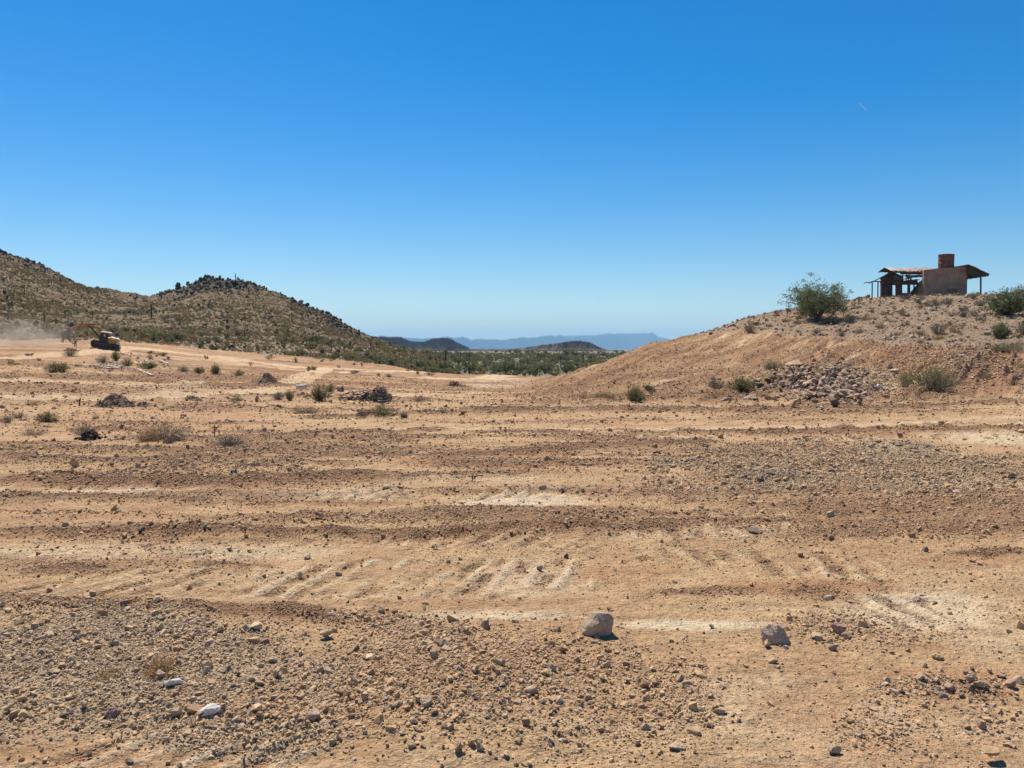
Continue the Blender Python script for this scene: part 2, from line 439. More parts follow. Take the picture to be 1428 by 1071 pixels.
    crest = np.maximum(crest, band)
    rel += crest * (2.2 * (ridged(x / 11, y / 11, 99, 5, .65) - .42) + 1.2 * fbm(x / 2.6, y / 2.6, 101, 4, .65))
    return dict(z=z0 + rel, d=d, u=u, v=v, pale=pale, red=red, grey=grey, stony=stony, loose=loose,
                nat=nat, hill=hill, valley=valley, crest=crest, natR=natR, sl=sl)

def H(x, y):
    return features(np.atleast_1d(np.asarray(x, float)), np.atleast_1d(np.asarray(y, float)))['z']

# ---------------------------------------------------------------- materials
def new_mat(name):
    m = bpy.data.materials.new(name); m.use_nodes = True
    nt = m.node_tree; nt.nodes.clear()
    return m, nt

class NB:
    def __init__(s, nt): s.nt = nt
    def n(s, t, **kw):
        nd = s.nt.nodes.new(t)
        for k, v in kw.items(): setattr(nd, k, v)
        return nd
    def l(s, a, b): s.nt.links.new(a, b)
    def attr(s, name, typ='GEOMETRY'):
        a = s.n('ShaderNodeAttribute'); a.attribute_name = name; a.attribute_type = typ
        return a.outputs['Fac']
    def mix(s, fac, a, b, mode='MIX'):
        m = s.n('ShaderNodeMix', data_type='RGBA', blend_type=mode)
        for i, val in ((0, fac), (6, a), (7, b)):
            if isinstance(val, (int, float)): m.inputs[i].default_value = val
            elif isinstance(val, tuple): m.inputs[i].default_value = (*val, 1)
            else: s.l(val, m.inputs[i])
        return m.outputs[2]
    def math(s, op, a, b=0.0, clamp=False):
        m = s.n('ShaderNodeMath', operation=op, use_clamp=clamp)
        for i, val in ((0, a), (1, b)):
            if isinstance(val, (int, float)): m.inputs[i].default_value = val
            else: s.l(val, m.inputs[i])
        return m.outputs[0]
    def noise(s, vec, scale, detail=4, rough=.6, out=0):
        m = s.n('ShaderNodeTexNoise'); m.inputs['Scale'].default_value = scale
        m.inputs['Detail'].default_value = detail; m.inputs['Roughness'].default_value = rough
        if vec is not None: s.l(vec, m.inputs['Vector'])
        return m.outputs[out]
    def ramp(s, fac, stops):
        r = s.n('ShaderNodeValToRGB'); s.l(fac, r.inputs[0])
        el = r.color_ramp.elements
        while len(el) < len(stops): el.new(.5)
        for e, (p, c) in zip(el, stops):
            e.position = p; e.color = (*c, 1) if isinstance(c, tuple) else (c, c, c, 1)
        return r.outputs[0]
    def scale_vec(s, vec, xyz):
        m = s.n('ShaderNodeVectorMath', operation='MULTIPLY'); s.l(vec, m.inputs[0]); m.inputs[1].default_value = xyz
        return m.outputs[0]

def simple_mat(name, col, rough=.8, metal=0.0, var=.25, scale=6.0, bump=0.0, bscale=20., col2=None):
    m, nt = new_mat(name); b = NB(nt)
    out = b.n('ShaderNodeOutputMaterial'); p = b.n('ShaderNodeBsdfPrincipled')
    tc = b.n('ShaderNodeTexCoord')
    nz = b.noise(tc.outputs['Object'], scale, 5, .65)
    c2 = col2 or tuple(c * (1 - var) for c in col)
    f = b.ramp(nz, [(.35, 0.), (.65, 1.)])
    b.l(b.mix(f, c2, tuple(min(1, c * (1 + var * .5)) for c in col)), p.inputs['Base Color'])
    p.inputs['Roughness'].default_value = rough; p.inputs['Metallic'].default_value = metal
    p.inputs['Specular IOR Level'].default_value = .25
    if bump:
        bp = b.n('ShaderNodeBump'); bp.inputs['Strength'].default_value = 1; bp.inputs['Distance'].default_value = bump
        b.l(b.noise(tc.outputs['Object'], bscale, 4, .6), bp.inputs['Height']); b.l(bp.outputs[0], p.inputs['Normal'])
    b.l(p.outputs[0], out.inputs[0])
    return m

def ground_mat():
    m, nt = new_mat('desert_soil'); b = NB(nt)
    out = b.n('ShaderNodeOutputMaterial'); p = b.n('ShaderNodeBsdfPrincipled')
    g = b.n('ShaderNodeNewGeometry'); P = g.outputs['Position']
    n_big = b.noise(P, .35, 5, .6); n_mid = b.noise(P, 2.2, 6, .65); n_fine = b.noise(P, 16, 6, .7); n_peb = b.noise(P, 60, 4, .7)
    n_str = b.noise(b.scale_vec(P, (.25, 2.4, 1)), 1.2, 6, .65)
    base = b.mix(b.ramp(n_mid, [(.35, 0.), (.7, 1.)]), (.41, .242, .124), (.58, .382, .208))
    base = b.mix(b.math('MULTIPLY', b.ramp(n_big, [(.4, 0.), (.65, 1.)]), .5), base, (.40, .215, .115))
    base = b.mix(b.math('MULTIPLY', b.ramp(n_str, [(.45, 0.), (.7, 1.)]), .45), base, (.62, .45, .235))
    rag = b.math('MULTIPLY', b.math('SUBTRACT', n_fine, .5), 1.1)
    def mask(name, k=1.0, lo=.1, hi=.75):
        a = b.math('ADD', b.attr(name), b.math('MULTIPLY', rag, .5))
        a = b.math('MULTIPLY', b.ramp(a, [(lo, 0.), (hi, 1.)]), k)
        return a
    base = b.mix(mask('pale', .85), base, (.68, .53, .345))
    base = b.mix(mask('red', .95), base, (.40, .19, .09))
    base = b.mix(mask('loose', .85), base, (.28, .150, .080))
    base = b.mix(mask('grey', .8), base, (.45, .33, .195))
    natc = b.mix(b.ramp(b.noise(P, .5, 6, .7), [(.35, 0.), (.65, 1.)]), (.255, .185, .115), (.40, .30, .185))
    natc = b.mix(b.ramp(b.noise(P, .06, 4, .6), [(.4, 0.), (.7, 1.)]), natc, (.34, .225, .145))
    base = b.mix(b.attr('nat'), base, natc)
    hc = b.mix(b.ramp(b.noise(P, .22, 6, .75), [(.4, 0.), (.62, 1.)]), (.15, .104, .062), (.255, .185, .105))
    base = b.mix(b.attr('hill'), base, hc)
    vc = b.mix(b.ramp(b.noise(P, .02, 8, .75), [(.4, 0.), (.6, 1.)]), (.13, .125, .075), (.22, .18, .115))
    base = b.mix(b.attr('valley'), base, vc)
    cc = b.mix(b.ramp(b.noise(P, .45, 6, .8), [(.35, 0.), (.65, 1.)]), (.055, .044, .037), (.15, .118, .088))
    base = b.mix(b.math('MULTIPLY', b.attr('crest'), .9), base, cc)
    tint = b.mix(b.math('MULTIPLY', b.attr('natR'), .5), base, (.33, .225, .145))
    spk = b.ramp(n_peb, [(.32, .60), (.5, 1.), (.72, 1.22)])
    spk2 = b.ramp(b.noise(P, 6.5, 8, .78), [(.30, .58), (.45, .92), (.58, 1.08), (.75, 1.25)])
    col = b.mix(.9, tint, spk, 'MULTIPLY')
    col = b.mix(.75, col, spk2, 'MULTIPLY')
    col = b.mix(.7, col, b.ramp(n_fine, [(.28, .74), (.5, 1.), (.75, 1.15)]), 'MULTIPLY')
    b.l(col, p.inputs['Base Color'])
    p.inputs['Roughness'].default_value = .95; p.inputs['Specular IOR Level'].default_value = .12
    # fine relief: crumbs and grains
    h1 = b.math('MULTIPLY', b.noise(P, 22, 6, .72), .035)
    vo = b.n('ShaderNodeTexVoronoi'); vo.inputs['Scale'].default_value = 38; vo.inputs['Randomness'].default_value = 1; b.l(P, vo.inputs['Vector'])
    h2 = b.math('MULTIPLY', b.math('SUBTRACT', .5, vo.outputs['Distance'], True), b.math('ADD', .010, b.math('MULTIPLY', b.attr('stony'), .02)))
    h3 = b.math('MULTIPLY', b.noise(P, 4, 6, .7), b.math('ADD', .10, b.math('MULTIPLY', b.attr('loose'), .16)))
    h4 = b.math('MULTIPLY', b.noise(P, .7, 6, .75), b.math('MULTIPLY', b.attr('nat'), .6))
    hh = b.math('ADD', b.math('ADD', h1, h2), b.math('ADD', h3, h4))
    bp = b.n('ShaderNodeBump'); bp.inputs['Strength'].default_value = 1.0; bp.inputs['Distance'].default_value = 1.0
    b.l(hh, bp.inputs['Height']); b.l(bp.outputs[0], p.inputs['Normal'])
    b.l(p.outputs[0], out.inputs[0])
    return m

def rock_mat(name, stops, sc=9.0, bump=.004, dusty=.4):
    m, nt = new_mat(name); b = NB(nt)
    out = b.n('ShaderNodeOutputMaterial'); p = b.n('ShaderNodeBsdfPrincipled')
    tc = b.n('ShaderNodeTexCoord'); oi = b.n('ShaderNodeObjectInfo')
    base = b.ramp(oi.outputs['Random'], stops)
    nz = b.noise(tc.outputs['Object'], sc, 6, .7)
    base = b.mix(.85, base, b.ramp(nz, [(.3, .62), (.5, 1.), (.72, 1.3)]), 'MULTIPLY')
    # dust settled on upward faces
    g = b.n('ShaderNodeNewGeometry'); sx = b.n('ShaderNodeSeparateXYZ'); b.l(g.outputs['Normal'], sx.inputs[0])
    dust = b.math('MULTIPLY', b.ramp(sx.outputs['Z'], [(.35, 0.), (.95, 1.)]), dusty)
    base = b.mix(dust, base, (.50, .34, .195))
    b.l(base, p.inputs['Base Color']); p.inputs['Roughness'].default_value = .9; p.inputs['Specular IOR Level'].default_value = .2
    bp = b.n('ShaderNodeBump'); bp.inputs['Strength'].default_value = .8; bp.inputs['Distance'].default_value = bump
    if bump: b.l(b.noise(tc.outputs['Object'], sc * 1.6, 6, .7), bp.inputs['Height']); b.l(bp.outputs[0], p.inputs['Normal'])
    b.l(p.outputs[0], out.inputs[0])
    return m

def leaf_mat(name, c1, c2, c3=None, trans=.3):
    m, nt = new_mat(name); b = NB(nt)
    out = b.n('ShaderNodeOutputMaterial')
    tc = b.n('ShaderNodeTexCoord'); oi = b.n('ShaderNodeObjectInfo')
    base = b.mix(b.ramp(b.noise(tc.outputs['Object'], 3.5, 4, .7), [(.35, 0.), (.65, 1.)]), c1, c2)
    base = b.mix(b.math('MULTIPLY', oi.outputs['Random'], .55), base, c3 or c2)
    base = b.mix(1., base, b.ramp(b.attr('tint'), [(0., .7), (1., 1.3)]), 'MULTIPLY')
    df = b.n('ShaderNodeBsdfDiffuse'); tr = b.n('ShaderNodeBsdfTranslucent'); mx = b.n('ShaderNodeMixShader')
    b.l(base, df.inputs[0]); b.l(base, tr.inputs[0]); mx.inputs[0].default_value = trans
    b.l(df.outputs[0], mx.inputs[1]); b.l(tr.outputs[0], mx.inputs[2]); b.l(mx.outputs[0], out.inputs[0])
    return m

# ---------------------------------------------------------------- mesh helpers
def mesh_np(name, verts, faces_flat, counts, mat=None, smooth=False):
    me = bpy.data.meshes.new(name)
    n, nf = len(verts), len(counts)
    me.vertices.add(n); me.vertices.foreach_set('co', np.asarray(verts, np.float32).ravel())
    me.loops.add(len(faces_flat)); me.loops.foreach_set('vertex_index', np.asarray(faces_flat, np.int32))
    me.polygons.add(nf)
    ls = np.zeros(nf, np.int32); ls[1:] = np.cumsum(counts)[:-1]
    me.polygons.foreach_set('loop_start', ls)
    me.update(calc_edges=True); me.validate()
    me.polygons.foreach_set('use_smooth', np.full(nf, bool(smooth)))
    if mat: me.materials.append(mat)
    return me

def add_attr(me, name, vals, domain='POINT'):
    a = me.attributes.new(name, 'FLOAT', domain); a.data.foreach_set('value', np.asarray(vals, np.float32))

# ---------------------------------------------------------------- the ground: one sheet out to the horizon
def radii():
    out = [0.0, .5, 1.1, 1.7, 2.2, 2.6]
    r = 2.85
    while r < 45000:
        out.append(r)
        if r < 30: s = max(.008, r * r / 1290 * .92)
        elif r < 95: s = .32
        elif r < 170: s = .9
        elif r < 520: s = 2.2
        else: s = r * .02
        if r < 30: s = min(s, .32)
        r += s
    return np.array(out)
R_ = radii()
T_in = np.linspace(-math.radians(37.5), math.radians(37.5), 1040)
T_out = np.linspace(math.radians(37.5), 2 * math.pi - math.radians(37.5), 92)[1:-1]
T_ = np.concatenate([T_in, T_out])
nt_, nr_ = len(T_), len(R_)
tt, rr = np.meshgrid(T_, R_[1:], indexing='ij')
gx = (rr * np.sin(tt)).ravel(); gy = (rr * np.cos(tt)).ravel()
FT = features(gx, gy)
gz = FT['z']
verts = np.empty((len(gx) + 1, 3)); verts[1:, 0] = gx; verts[1:, 1] = gy; verts[1:, 2] = gz
verts[0] = (0, 0, float(H0(np.array([0.]), np.array([0.]))[0]))
M = nr_ - 1
ii = np.arange(nt_); jn = (ii + 1) % nt_
a = (ii[:, None] * M + np.arange(M - 1)[None, :] + 1); bq = (jn[:, None] * M + np.arange(M - 1)[None, :] + 1)
quads = np.stack([a, a + 1, bq + 1, bq], -1).reshape(-1, 4)
tris = np.stack([np.zeros(nt_, int), ii * M + 1, jn * M + 1], -1)
ground_me = mesh_np('ground', verts, np.concatenate([quads.ravel(), tris.ravel()]),
                    np.concatenate([np.full(len(quads), 4), np.full(len(tris), 3)]), ground_mat(), True)
for k in ('pale', 'red', 'grey', 'stony', 'loose', 'nat', 'hill', 'valley', 'crest', 'natR'):
    add_attr(ground_me, k, np.concatenate([[0], FT[k]]))
ground = link(bpy.data.objects.new('ground', ground_me)); tag(ground, kind='structure')
print('ground quads', len(quads))

# fast look-up of the built ground: bilinear on the fan
_R1 = R_[1:]; _GZ = gz.reshape(nt_, M)[:len(T_in)]
def HG(x, y):
    x = np.atleast_1d(np.asarray(x, float)); y = np.atleast_1d(np.asarray(y, float))
    th = np.clip(np.arctan2(x, y), T_in[0], T_in[-1] - 1e-9); d = np.clip(np.hypot(x, y), _R1[0], _R1[-2])
    fi = (th - T_in[0]) / (T_in[1] - T_in[0]); i = np.clip(fi.astype(int), 0, len(T_in) - 2); a = fi - i
    j = np.clip(np.searchsorted(_R1, d) - 1, 0, M - 2); b = (d - _R1[j]) / (_R1[j + 1] - _R1[j])
    return (_GZ[i, j] * (1 - a) + _GZ[i + 1, j] * a) * (1 - b) + (_GZ[i, j + 1] * (1 - a) + _GZ[i + 1, j + 1] * a) * b

_FK = {k: FT[k].reshape(nt_, M)[:len(T_in)] for k in ('pale', 'red', 'grey', 'stony', 'loose', 'nat', 'hill', 'valley', 'crest', 'natR', 'u', 'v', 'sl')}
def feat(x, y):
    """the ground's features looked up at its own vertices"""
    th = np.clip(np.arctan2(x, y), T_in[0], T_in[-1]); d = np.hypot(x, y)
    i = np.clip(np.rint((th - T_in[0]) / (T_in[1] - T_in[0])).astype(int), 0, len(T_in) - 1)
    j = np.clip(np.searchsorted(_R1, d), 0, M - 1)
    f = {k: a[i, j] for k, a in _FK.items()}; f['d'] = d
    return f

def HGm(x, y, r):        # lowest of a ring: what a rock or shrub sits on
    return float(np.min(HG([x, x + r, x - r, x, x], [y, y, y, y + r, y - r])))

def put(u, v, dmax=3000.):
    """ground point that the photo shows at (u, v): x, y, z, metres per photo pixel"""
    p = hit(u, v, dmax, HG)
    return p[0], p[1], p[2], math.hypot(p[0], p[1]) * math.cos(math.atan2(p[0], p[1])) / F
# ---------------------------------------------------------------- far mountains, each with its own body
def mountain(name, pts, depth, rough, mat, seed, base=-20., nx=300, ny=90, gully=1.0, jag=.7):
    """pts: crest line as (u, v, distance); a ridge with slopes falling to the plain in front and behind"""
    us = np.array([p[0] for p in pts], float); vs = np.array([p[1] for p in pts], float); ds = np.array([p[2] for p in pts], float)
    U = np.linspace(us[0], us[-1], nx); V = np.interp(U, us, vs); V = V - jag * (fbm(U / 9., U * 0, seed + 50, 4, .6) + .2) * np.clip((489 - V) / 8, 0, 1); D = np.interp(U, us, ds)
    th = np.arctan((U - CU) / F); cx = D * np.sin(th); cy = D * np.cos(th)
    cz = EYE - (V - 488.) * D * np.cos(th) / F
    t = np.linspace(-1, 1, ny)
    T, I = np.meshgrid(t, np.arange(nx), indexing='xy')
    I = I.astype(int)
    X = cx[I] * (1 + 0 * T) + T * depth * np.sin(th[I]); Y = cy[I] + T * depth * np.cos(th[I])
    h = np.maximum(cz[I], 0)
    s = depth / 6.0
    rg = ridged(X / s, Y / s, seed, 6, .6)
    prof = (1 - np.abs(T)) ** 1.25
    erode = (rg - .5) * gully * (1 - np.exp(-np.abs(T) * 6)) * prof
    Z = h * np.clip(prof + erode * 1.6, 0, 1.02) + rough * h * (fbm(X / (s * .35), Y / (s * .35), seed + 9, 5) * .4) * np.exp(-np.abs(T) * 5)
    edge = sstep(0, .03, (I / (nx - 1.))) * sstep(0, .03, 1 - I / (nx - 1.))
    Z = Z * np.clip(edge, 0, 1) + base * (np.abs(T) > .995)
    a = (np.arange(ny - 1)[:, None] * nx + np.arange(nx - 1)[None, :])
    q = np.stack([a, a + 1, a + nx + 1, a + nx], -1).reshape(-1, 4)
    me = mesh_np(name, np.stack([X.ravel(), Y.ravel(), Z.ravel()], -1), q.ravel(), np.full(len(q), 4), mat, False)
    o = link(bpy.data.objects.new(name, me)); tag(o, kind='structure')
    return o

def mountain_mat(name, c1, c2, sc):
    m, nt = new_mat(name); b = NB(nt)
    out = b.n('ShaderNodeOutputMaterial'); p = b.n('ShaderNodeBsdfPrincipled'); g = b.n('ShaderNodeNewGeometry')
    n = b.noise(g.outputs['Position'], sc, 8, .75)
    b.l(b.mix(b.ramp(n, [(.38, 0.), (.62, 1.)]), c1, c2), p.inputs['Base Color']); p.inputs['Roughness'].default_value = .95
    p.inputs['Specular IOR Level'].default_value = .1
    b.l(p.outputs[0], out.inputs[0]); return m

far_mat = mountain_mat('far_mountain_rock', (.06, .05, .045), (.14, .115, .095), .0016)
mid_mat = mountain_mat('dark_hill_rock', (.13, .08, .062), (.22, .145, .105), .011)
low_mat = mountain_mat('scrubby_hill_rock', (.14, .10, .068), (.25, .185, .12), .02)

mountain('mountains', [(520,487,30000),(560,470,30000),(585,471,30000),(612,472,30000),(620,468,30000),(634,470,30000),(645,469,30000),(658,473,30000),(670,472,30000),(700,474,30000),(716,472,30000),(740,470,30500),(762,467,31000),
   (775,468,31000),(782,467,31500),(790,470,32000),(830,480,32000),(870,487,32000)], 5200, .35, far_mat, 5, gully=.9)
mountain('mesa', [(740,486,36000),(772,472,36000),(795,466.5,36000),(830,465.5,36000),(850,464,36000),(870,464,36000),(890,462.5,36000),(908,462.5,36000),(913,464,36000),(917,468.5,36000),(935,473,36000),(1000,480,36000),(1100,487,36000)], 6500, .12, far_mat, 15, gully=.8, jag=.35)
mountain('dark_hills', [(440,489,4300),(500,474,4300),(530,469.5,4300),(545,469.5,4300),(560,471,4300),(575,476,4300),(592,477,4300),(606,473,4300),(613,472,4300),(626,473,4300),(637,476,4300),(645,481,4300),(660,488.5,4300)], 900, .5, mid_mat, 25, gully=1.3, jag=1.6)
mountain('dark_hills', [(560,488,5600),(600,484,5600),(640,486.3,5600),(700,486.6,5600),(760,484,5600),(800,486,5600),(850,488,5600)], 700, .3, mid_mat, 35)
mountain('scrubby_hill', [(600,491,2700),(680,489.5,2700),(720,487,2700),(750,482,2700),(775,478.5,2700),(797,475.3,2700),(815,475.5,2700),(824,478,2700),(836,484,2700),(850,489,2700),(870,491,2700)], 420, .35, low_mat, 45, base=-14, gully=.9)

# ---------------------------------------------------------------- air: closed box of thin haze
bmh = bmesh.new(); bmesh.ops.create_cube(bmh, size=1.0)
hz = bpy.data.meshes.new('haze'); bmh.to_mesh(hz); bmh.free()
haze = link(bpy.data.objects.new('haze', hz)); tag(haze, kind='stuff')
haze.scale = (100000, 100000, 1100); haze.location = (0, 0, 1100 / 2 - 40)
hm, nt = new_mat('haze_air'); b = NB(nt)
out = b.n('ShaderNodeOutputMaterial'); pv = b.n('ShaderNodeVolumePrincipled')
pv.inputs['Color'].default_value = (.38, .70, 1.0, 1); pv.inputs['Density'].default_value = 3.6e-5; pv.inputs['Anisotropy'].default_value = 0.0
b.l(pv.outputs[0], out.inputs['Volume']); hz.materials.append(hm)
# ---------------------------------------------------------------- stones
def ico(sub):
    bm = bmesh.new(); bmesh.ops.create_icosphere(bm, subdivisions=sub, radius=1)
    v = np.array([w.co[:] for w in bm.verts]); f = np.array([[w.index for w in q.verts] for q in bm.faces]); bm.free()
    return v, f
ICO = {k: ico(k) for k in (1, 2, 3, 4)}

def hull_bm(rg, n, flat, yw):
    """a broken stone: the convex hull of scattered points, so flat faces meet at edges"""
    bm = bmesh.new()
    for i in range(n):
        v = rg.normal(size=3); v /= np.linalg.norm(v); v *= rg.uniform(.78, 1.0)
        bm.verts.new((v[0], v[1] * yw, v[2] * flat))
    r = bmesh.ops.convex_hull(bm, input=bm.verts[:], use_existing_faces=False)
    bmesh.ops.delete(bm, geom=[v for v in bm.verts if not v.link_faces], context='VERTS')
    return bm

def rock_mesh(seed, sub, mat, flat=.75, planes=12, rough=.05):
    """sub 1: about 20 flat faces; 2: softened edges; 3: softened, chipped and pitted"""
    rg = np.random.default_rng(seed); n = {1: 11, 2: 14, 3: 15}[sub]
    bm = hull_bm(rg, n, flat * rg.uniform(.85, 1.1), rg.uniform(.6, .9))
    if sub >= 2:
        bmesh.ops.bevel(bm, geom=bm.edges[:], offset=.05, segments=1, affect='EDGES', profile=.6)
        bmesh.ops.triangulate(bm, faces=bm.faces[:])
    if sub >= 3:
        for k in range(2):
            bmesh.ops.subdivide_edges(bm, edges=[e for e in bm.edges if e.calc_length() > (.28, .15)[k]], cuts=1, use_grid_fill=True)
            bmesh.ops.triangulate(bm, faces=bm.faces[:])
    bm.verts.ensure_lookup_table()
    v = np.array([w.co[:] for w in bm.verts])
    if sub >= 3:
        nrm = v / np.linalg.norm(v, axis=1)[:, None]
        v = v + nrm * (rough * fbm(v[:, 0] * 3 + seed, v[:, 1] * 3 + v[:, 2] * 2.3, seed, 4, .6) + rough * .6 * fbm(v[:, 2] * 8 + seed, v[:, 1] * 8 - v[:, 0] * 6, seed + 3, 3))[:, None]
    bm.verts.index_update(); f = np.array([[q.index for q in t.verts] for t in bm.faces]); bm.free()
    v[:, 2] -= v[:, 2].min(); v /= max(np.ptp(v[:, 0]), np.ptp(v[:, 1]))
    return mesh_np('stone', v, f.ravel(), np.full(len(f), 3), mat, False)

M_brown = rock_mat('brown_stone', [(0., (.38, .24, .125)), (.5, (.51, .34, .18)), (1., (.28, .17, .10))])
M_grey = rock_mat('grey_stone', [(0., (.35, .25, .155)), (.5, (.49, .36, .225)), (.8, (.27, .185, .125)), (1., (.60, .47, .31))])
M_red = rock_mat('reddish_stone', [(0., (.30, .17, .13)), (.6, (.38, .24, .18)), (1., (.25, .15, .125))])
M_dark = rock_mat('dark_varnished_rock', [(0., (.14, .11, .09)), (.6, (.22, .17, .13)), (1., (.30, .235, .175))], 3.0)
M_clod = rock_mat('soil_clod', [(0., (.35, .205, .11)), (.5, (.42, .26, .145)), (1., (.28, .155, .09))])
M_white = rock_mat('whitish_stone', [(0., (.62, .60, .57)), (1., (.72, .69, .64))])
M_tanrock = rock_mat('tan_stone', [(0., (.42, .31, .22)), (1., (.36, .26, .18))])

PM = {k: rock_mat('small_' + m.name, [(e.position, tuple(e.color)[:3]) for e in [n for n in m.node_tree.nodes if n.type == 'VALTORGB'][0].color_ramp.elements], 5., 0.)
      for k, m in (('brown', M_brown), ('grey', M_grey), ('red', M_red), ('clod', M_clod), ('dark', M_dark), ('tan', M_tanrock))}

def scatter(name, P, rot, scl, idx, protos, extra=None):
    """one object of kind stuff: countless small pieces, set out by geometry nodes"""
    me = bpy.data.meshes.new(name); me.vertices.add(len(P)); me.vertices.foreach_set('co', np.asarray(P, np.float32).ravel())
    for nm, arr in (('rot', rot), ('scl', scl)):
        a = me.attributes.new(nm, 'FLOAT_VECTOR', 'POINT'); a.data.foreach_set('vector', np.asarray(arr, np.float32).ravel())
    a = me.attributes.new('idx', 'INT', 'POINT'); a.data.foreach_set('value', np.asarray(idx, np.int32))
    o = link(bpy.data.objects.new(name, me)); tag(o, kind='stuff')
    g = bpy.data.node_groups.new(name + '_spread', 'GeometryNodeTree')
    g.interface.new_socket('Geometry', in_out='INPUT', socket_type='NodeSocketGeometry')
    g.interface.new_socket('Geometry', in_out='OUTPUT', socket_type='NodeSocketGeometry')
    gi = g.nodes.new('NodeGroupInput'); go = g.nodes.new('NodeGroupOutput')
    ip = g.nodes.new('GeometryNodeInstanceOnPoints')
    jn_ = g.nodes.new('GeometryNodeJoinGeometry')
    for pr in reversed(protos):
        oi = g.nodes.new('GeometryNodeObjectInfo'); oi.inputs['Object'].default_value = pr; oi.inputs['As Instance'].default_value = True
        g.links.new(oi.outputs['Geometry'], jn_.inputs[0])
    def na(nm, typ):
        n = g.nodes.new('GeometryNodeInputNamedAttribute'); n.data_type = typ; n.inputs[0].default_value = nm; return n.outputs[0]
    g.links.new(gi.outputs[0], ip.inputs['Points']); g.links.new(jn_.outputs[0], ip.inputs['Instance'])
    ip.inputs['Pick Instance'].default_value = True
    g.links.new(na('idx', 'INT'), ip.inputs['Instance Index'])
    e2r = g.nodes.new('FunctionNodeEulerToRotation'); g.links.new(na('rot', 'FLOAT_VECTOR'), e2r.inputs[0]); g.links.new(e2r.outputs[0], ip.inputs['Rotation'])
    g.links.new(na('scl', 'FLOAT_VECTOR'), ip.inputs['Scale'])
    g.links.new(ip.outputs[0], go.inputs[0])
    md = o.modifiers.new('spread', 'NODES'); md.node_group = g
    return o

def proto(name, me):          # geometry only, not placed in the scene
    return bpy.data.objects.new(name, me)

ROCKS = {}
for key, mt in (('brown', M_brown), ('grey', M_grey), ('red', M_red), ('dark', M_dark), ('clod', M_clod), ('white', M_white), ('tan', M_tanrock)):
    ROCKS[key] = [rock_mesh(100 + 7 * i + len(key) * 31, 3, mt, (.6, .75, .5, .85, .65)[i], (18, 22, 16, 24, 20)[i], .11) for i in range(5)]
PEB = {k: [proto('pebble', rock_mesh(500 + 5 * i, 1 if i < 4 else 2, mt, (.7, .55, .8, .6, .7, .5)[i], 14)) for i in range(6)]
       for k, mt in PM.items()}

def wedge(n, d0, d1, half=37.0):
    th = RNG.uniform(-math.radians(half), math.radians(half), n); d = np.sqrt(RNG.uniform(d0 * d0, d1 * d1, n))
    return d * np.sin(th), d * np.cos(th), d

def strew(name, keys, sizes, rho0, expo, weight, dmin=2.6, dcap=85., cap=80000, pxmax=10.):
    PX, SZ = [], []
    for s in sizes:
        dm = min(dcap, s * F / 1.35)
        area = math.radians(74) / 2 * (dm * dm - dmin * dmin)
        if area <= 0: continue
        n = int(min(area * rho0 * (s / .02) ** (-expo), cap * 3))
        x, y, d = wedge(n, dmin, dm)
        ft = feat(x, y); w = weight(ft, x, y)
        k = RNG.random(n) < w
        x, y = x[k][:cap], y[k][:cap]
        PX.append(np.stack([x, y], -1)); SZ.append(s * RNG.uniform(.7, 1.35, len(x)))
    XY = np.vstack(PX); S = np.concatenate(SZ)
    z = HG(XY[:, 0], XY[:, 1])
    n = len(S)
    px = S * F / np.hypot(XY[:, 0], XY[:, 1]); kk = RNG.random(n) < np.clip((pxmax / px) ** 3, .0, 1); XY, S, z = XY[kk], S[kk], z[kk]; n = len(S)
    P = np.column_stack([XY, z - S * .16])
    rot = np.column_stack([RNG.normal(0, .35, n), RNG.normal(0, .35, n), RNG.uniform(0, 6.28, n)])
    scl = S[:, None] * np.column_stack([np.ones(n), RNG.uniform(.75, 1.1, n), RNG.uniform(.7, 1.15, n)])
    pr = [p for k in keys for p in PEB[k]]
    print(name, n)
    return scatter(name, P, rot, scl, RNG.integers(0, len(pr), n), pr)

_cl = lambda x, y, k, sd: .35 + 1.3 * sstep(-.2, .5, fbm(x * k, y * k, sd, 4))
SIZES = [.009, .013, .019, .028, .041, .06, .09]
strew('soil_clods', ['clod', 'brown'], SIZES + [.12], 420, 2.75,
      lambda f, x, y: np.clip((.06 + 1.5 * f['loose'] ** 1.2 + .3 * f['stony']) * _cl(x, y, 1.6, 301) * (1 - .75 * f['pale']) * (1 - f['nat']), 0, 1), pxmax=5.5)
strew('gravel', ['brown', 'brown', 'tan', 'grey', 'brown', 'clod'], SIZES[:6], 1500, 2.8,
      lambda f, x, y: np.clip((.012 + 1.0 * f['stony']) * _cl(x, y, 2.1, 303) * (1 - f['grey'] * .5) * (1 - f['nat']), 0, 1), pxmax=12.5)
strew('grey_gravel', ['grey', 'dark', 'tan', 'grey'], SIZES[:6], 480, 3.0,
      lambda f, x, y: np.clip((.004 + 1.1 * f['grey']) * _cl(x, y, 2.7, 305) * (1 - f['nat']) , 0, 1))
strew('reddish_gravel', ['red', 'brown'], [.05, .075, .11, .16], 240, 1.9,
      lambda f, x, y: np.clip((f['red'] * f['stony'] * 2.5) * (f['d'] > 12) + .06 * (f['d'] < 12) * f['red'] * f['stony'] + .10 * f['natR'], 0, 1))
strew('hill_stones', ['grey', 'brown', 'dark', 'red'], [.09, .14, .22, .35], 60, 1.9,
      lambda f, x, y: np.clip((f['natR'] * .8 + .25 * (f['grey'] + f['red'] * f['stony']) * (f['u'] > 980) * (f['v'] < 565)), 0, 1), 24, 110)

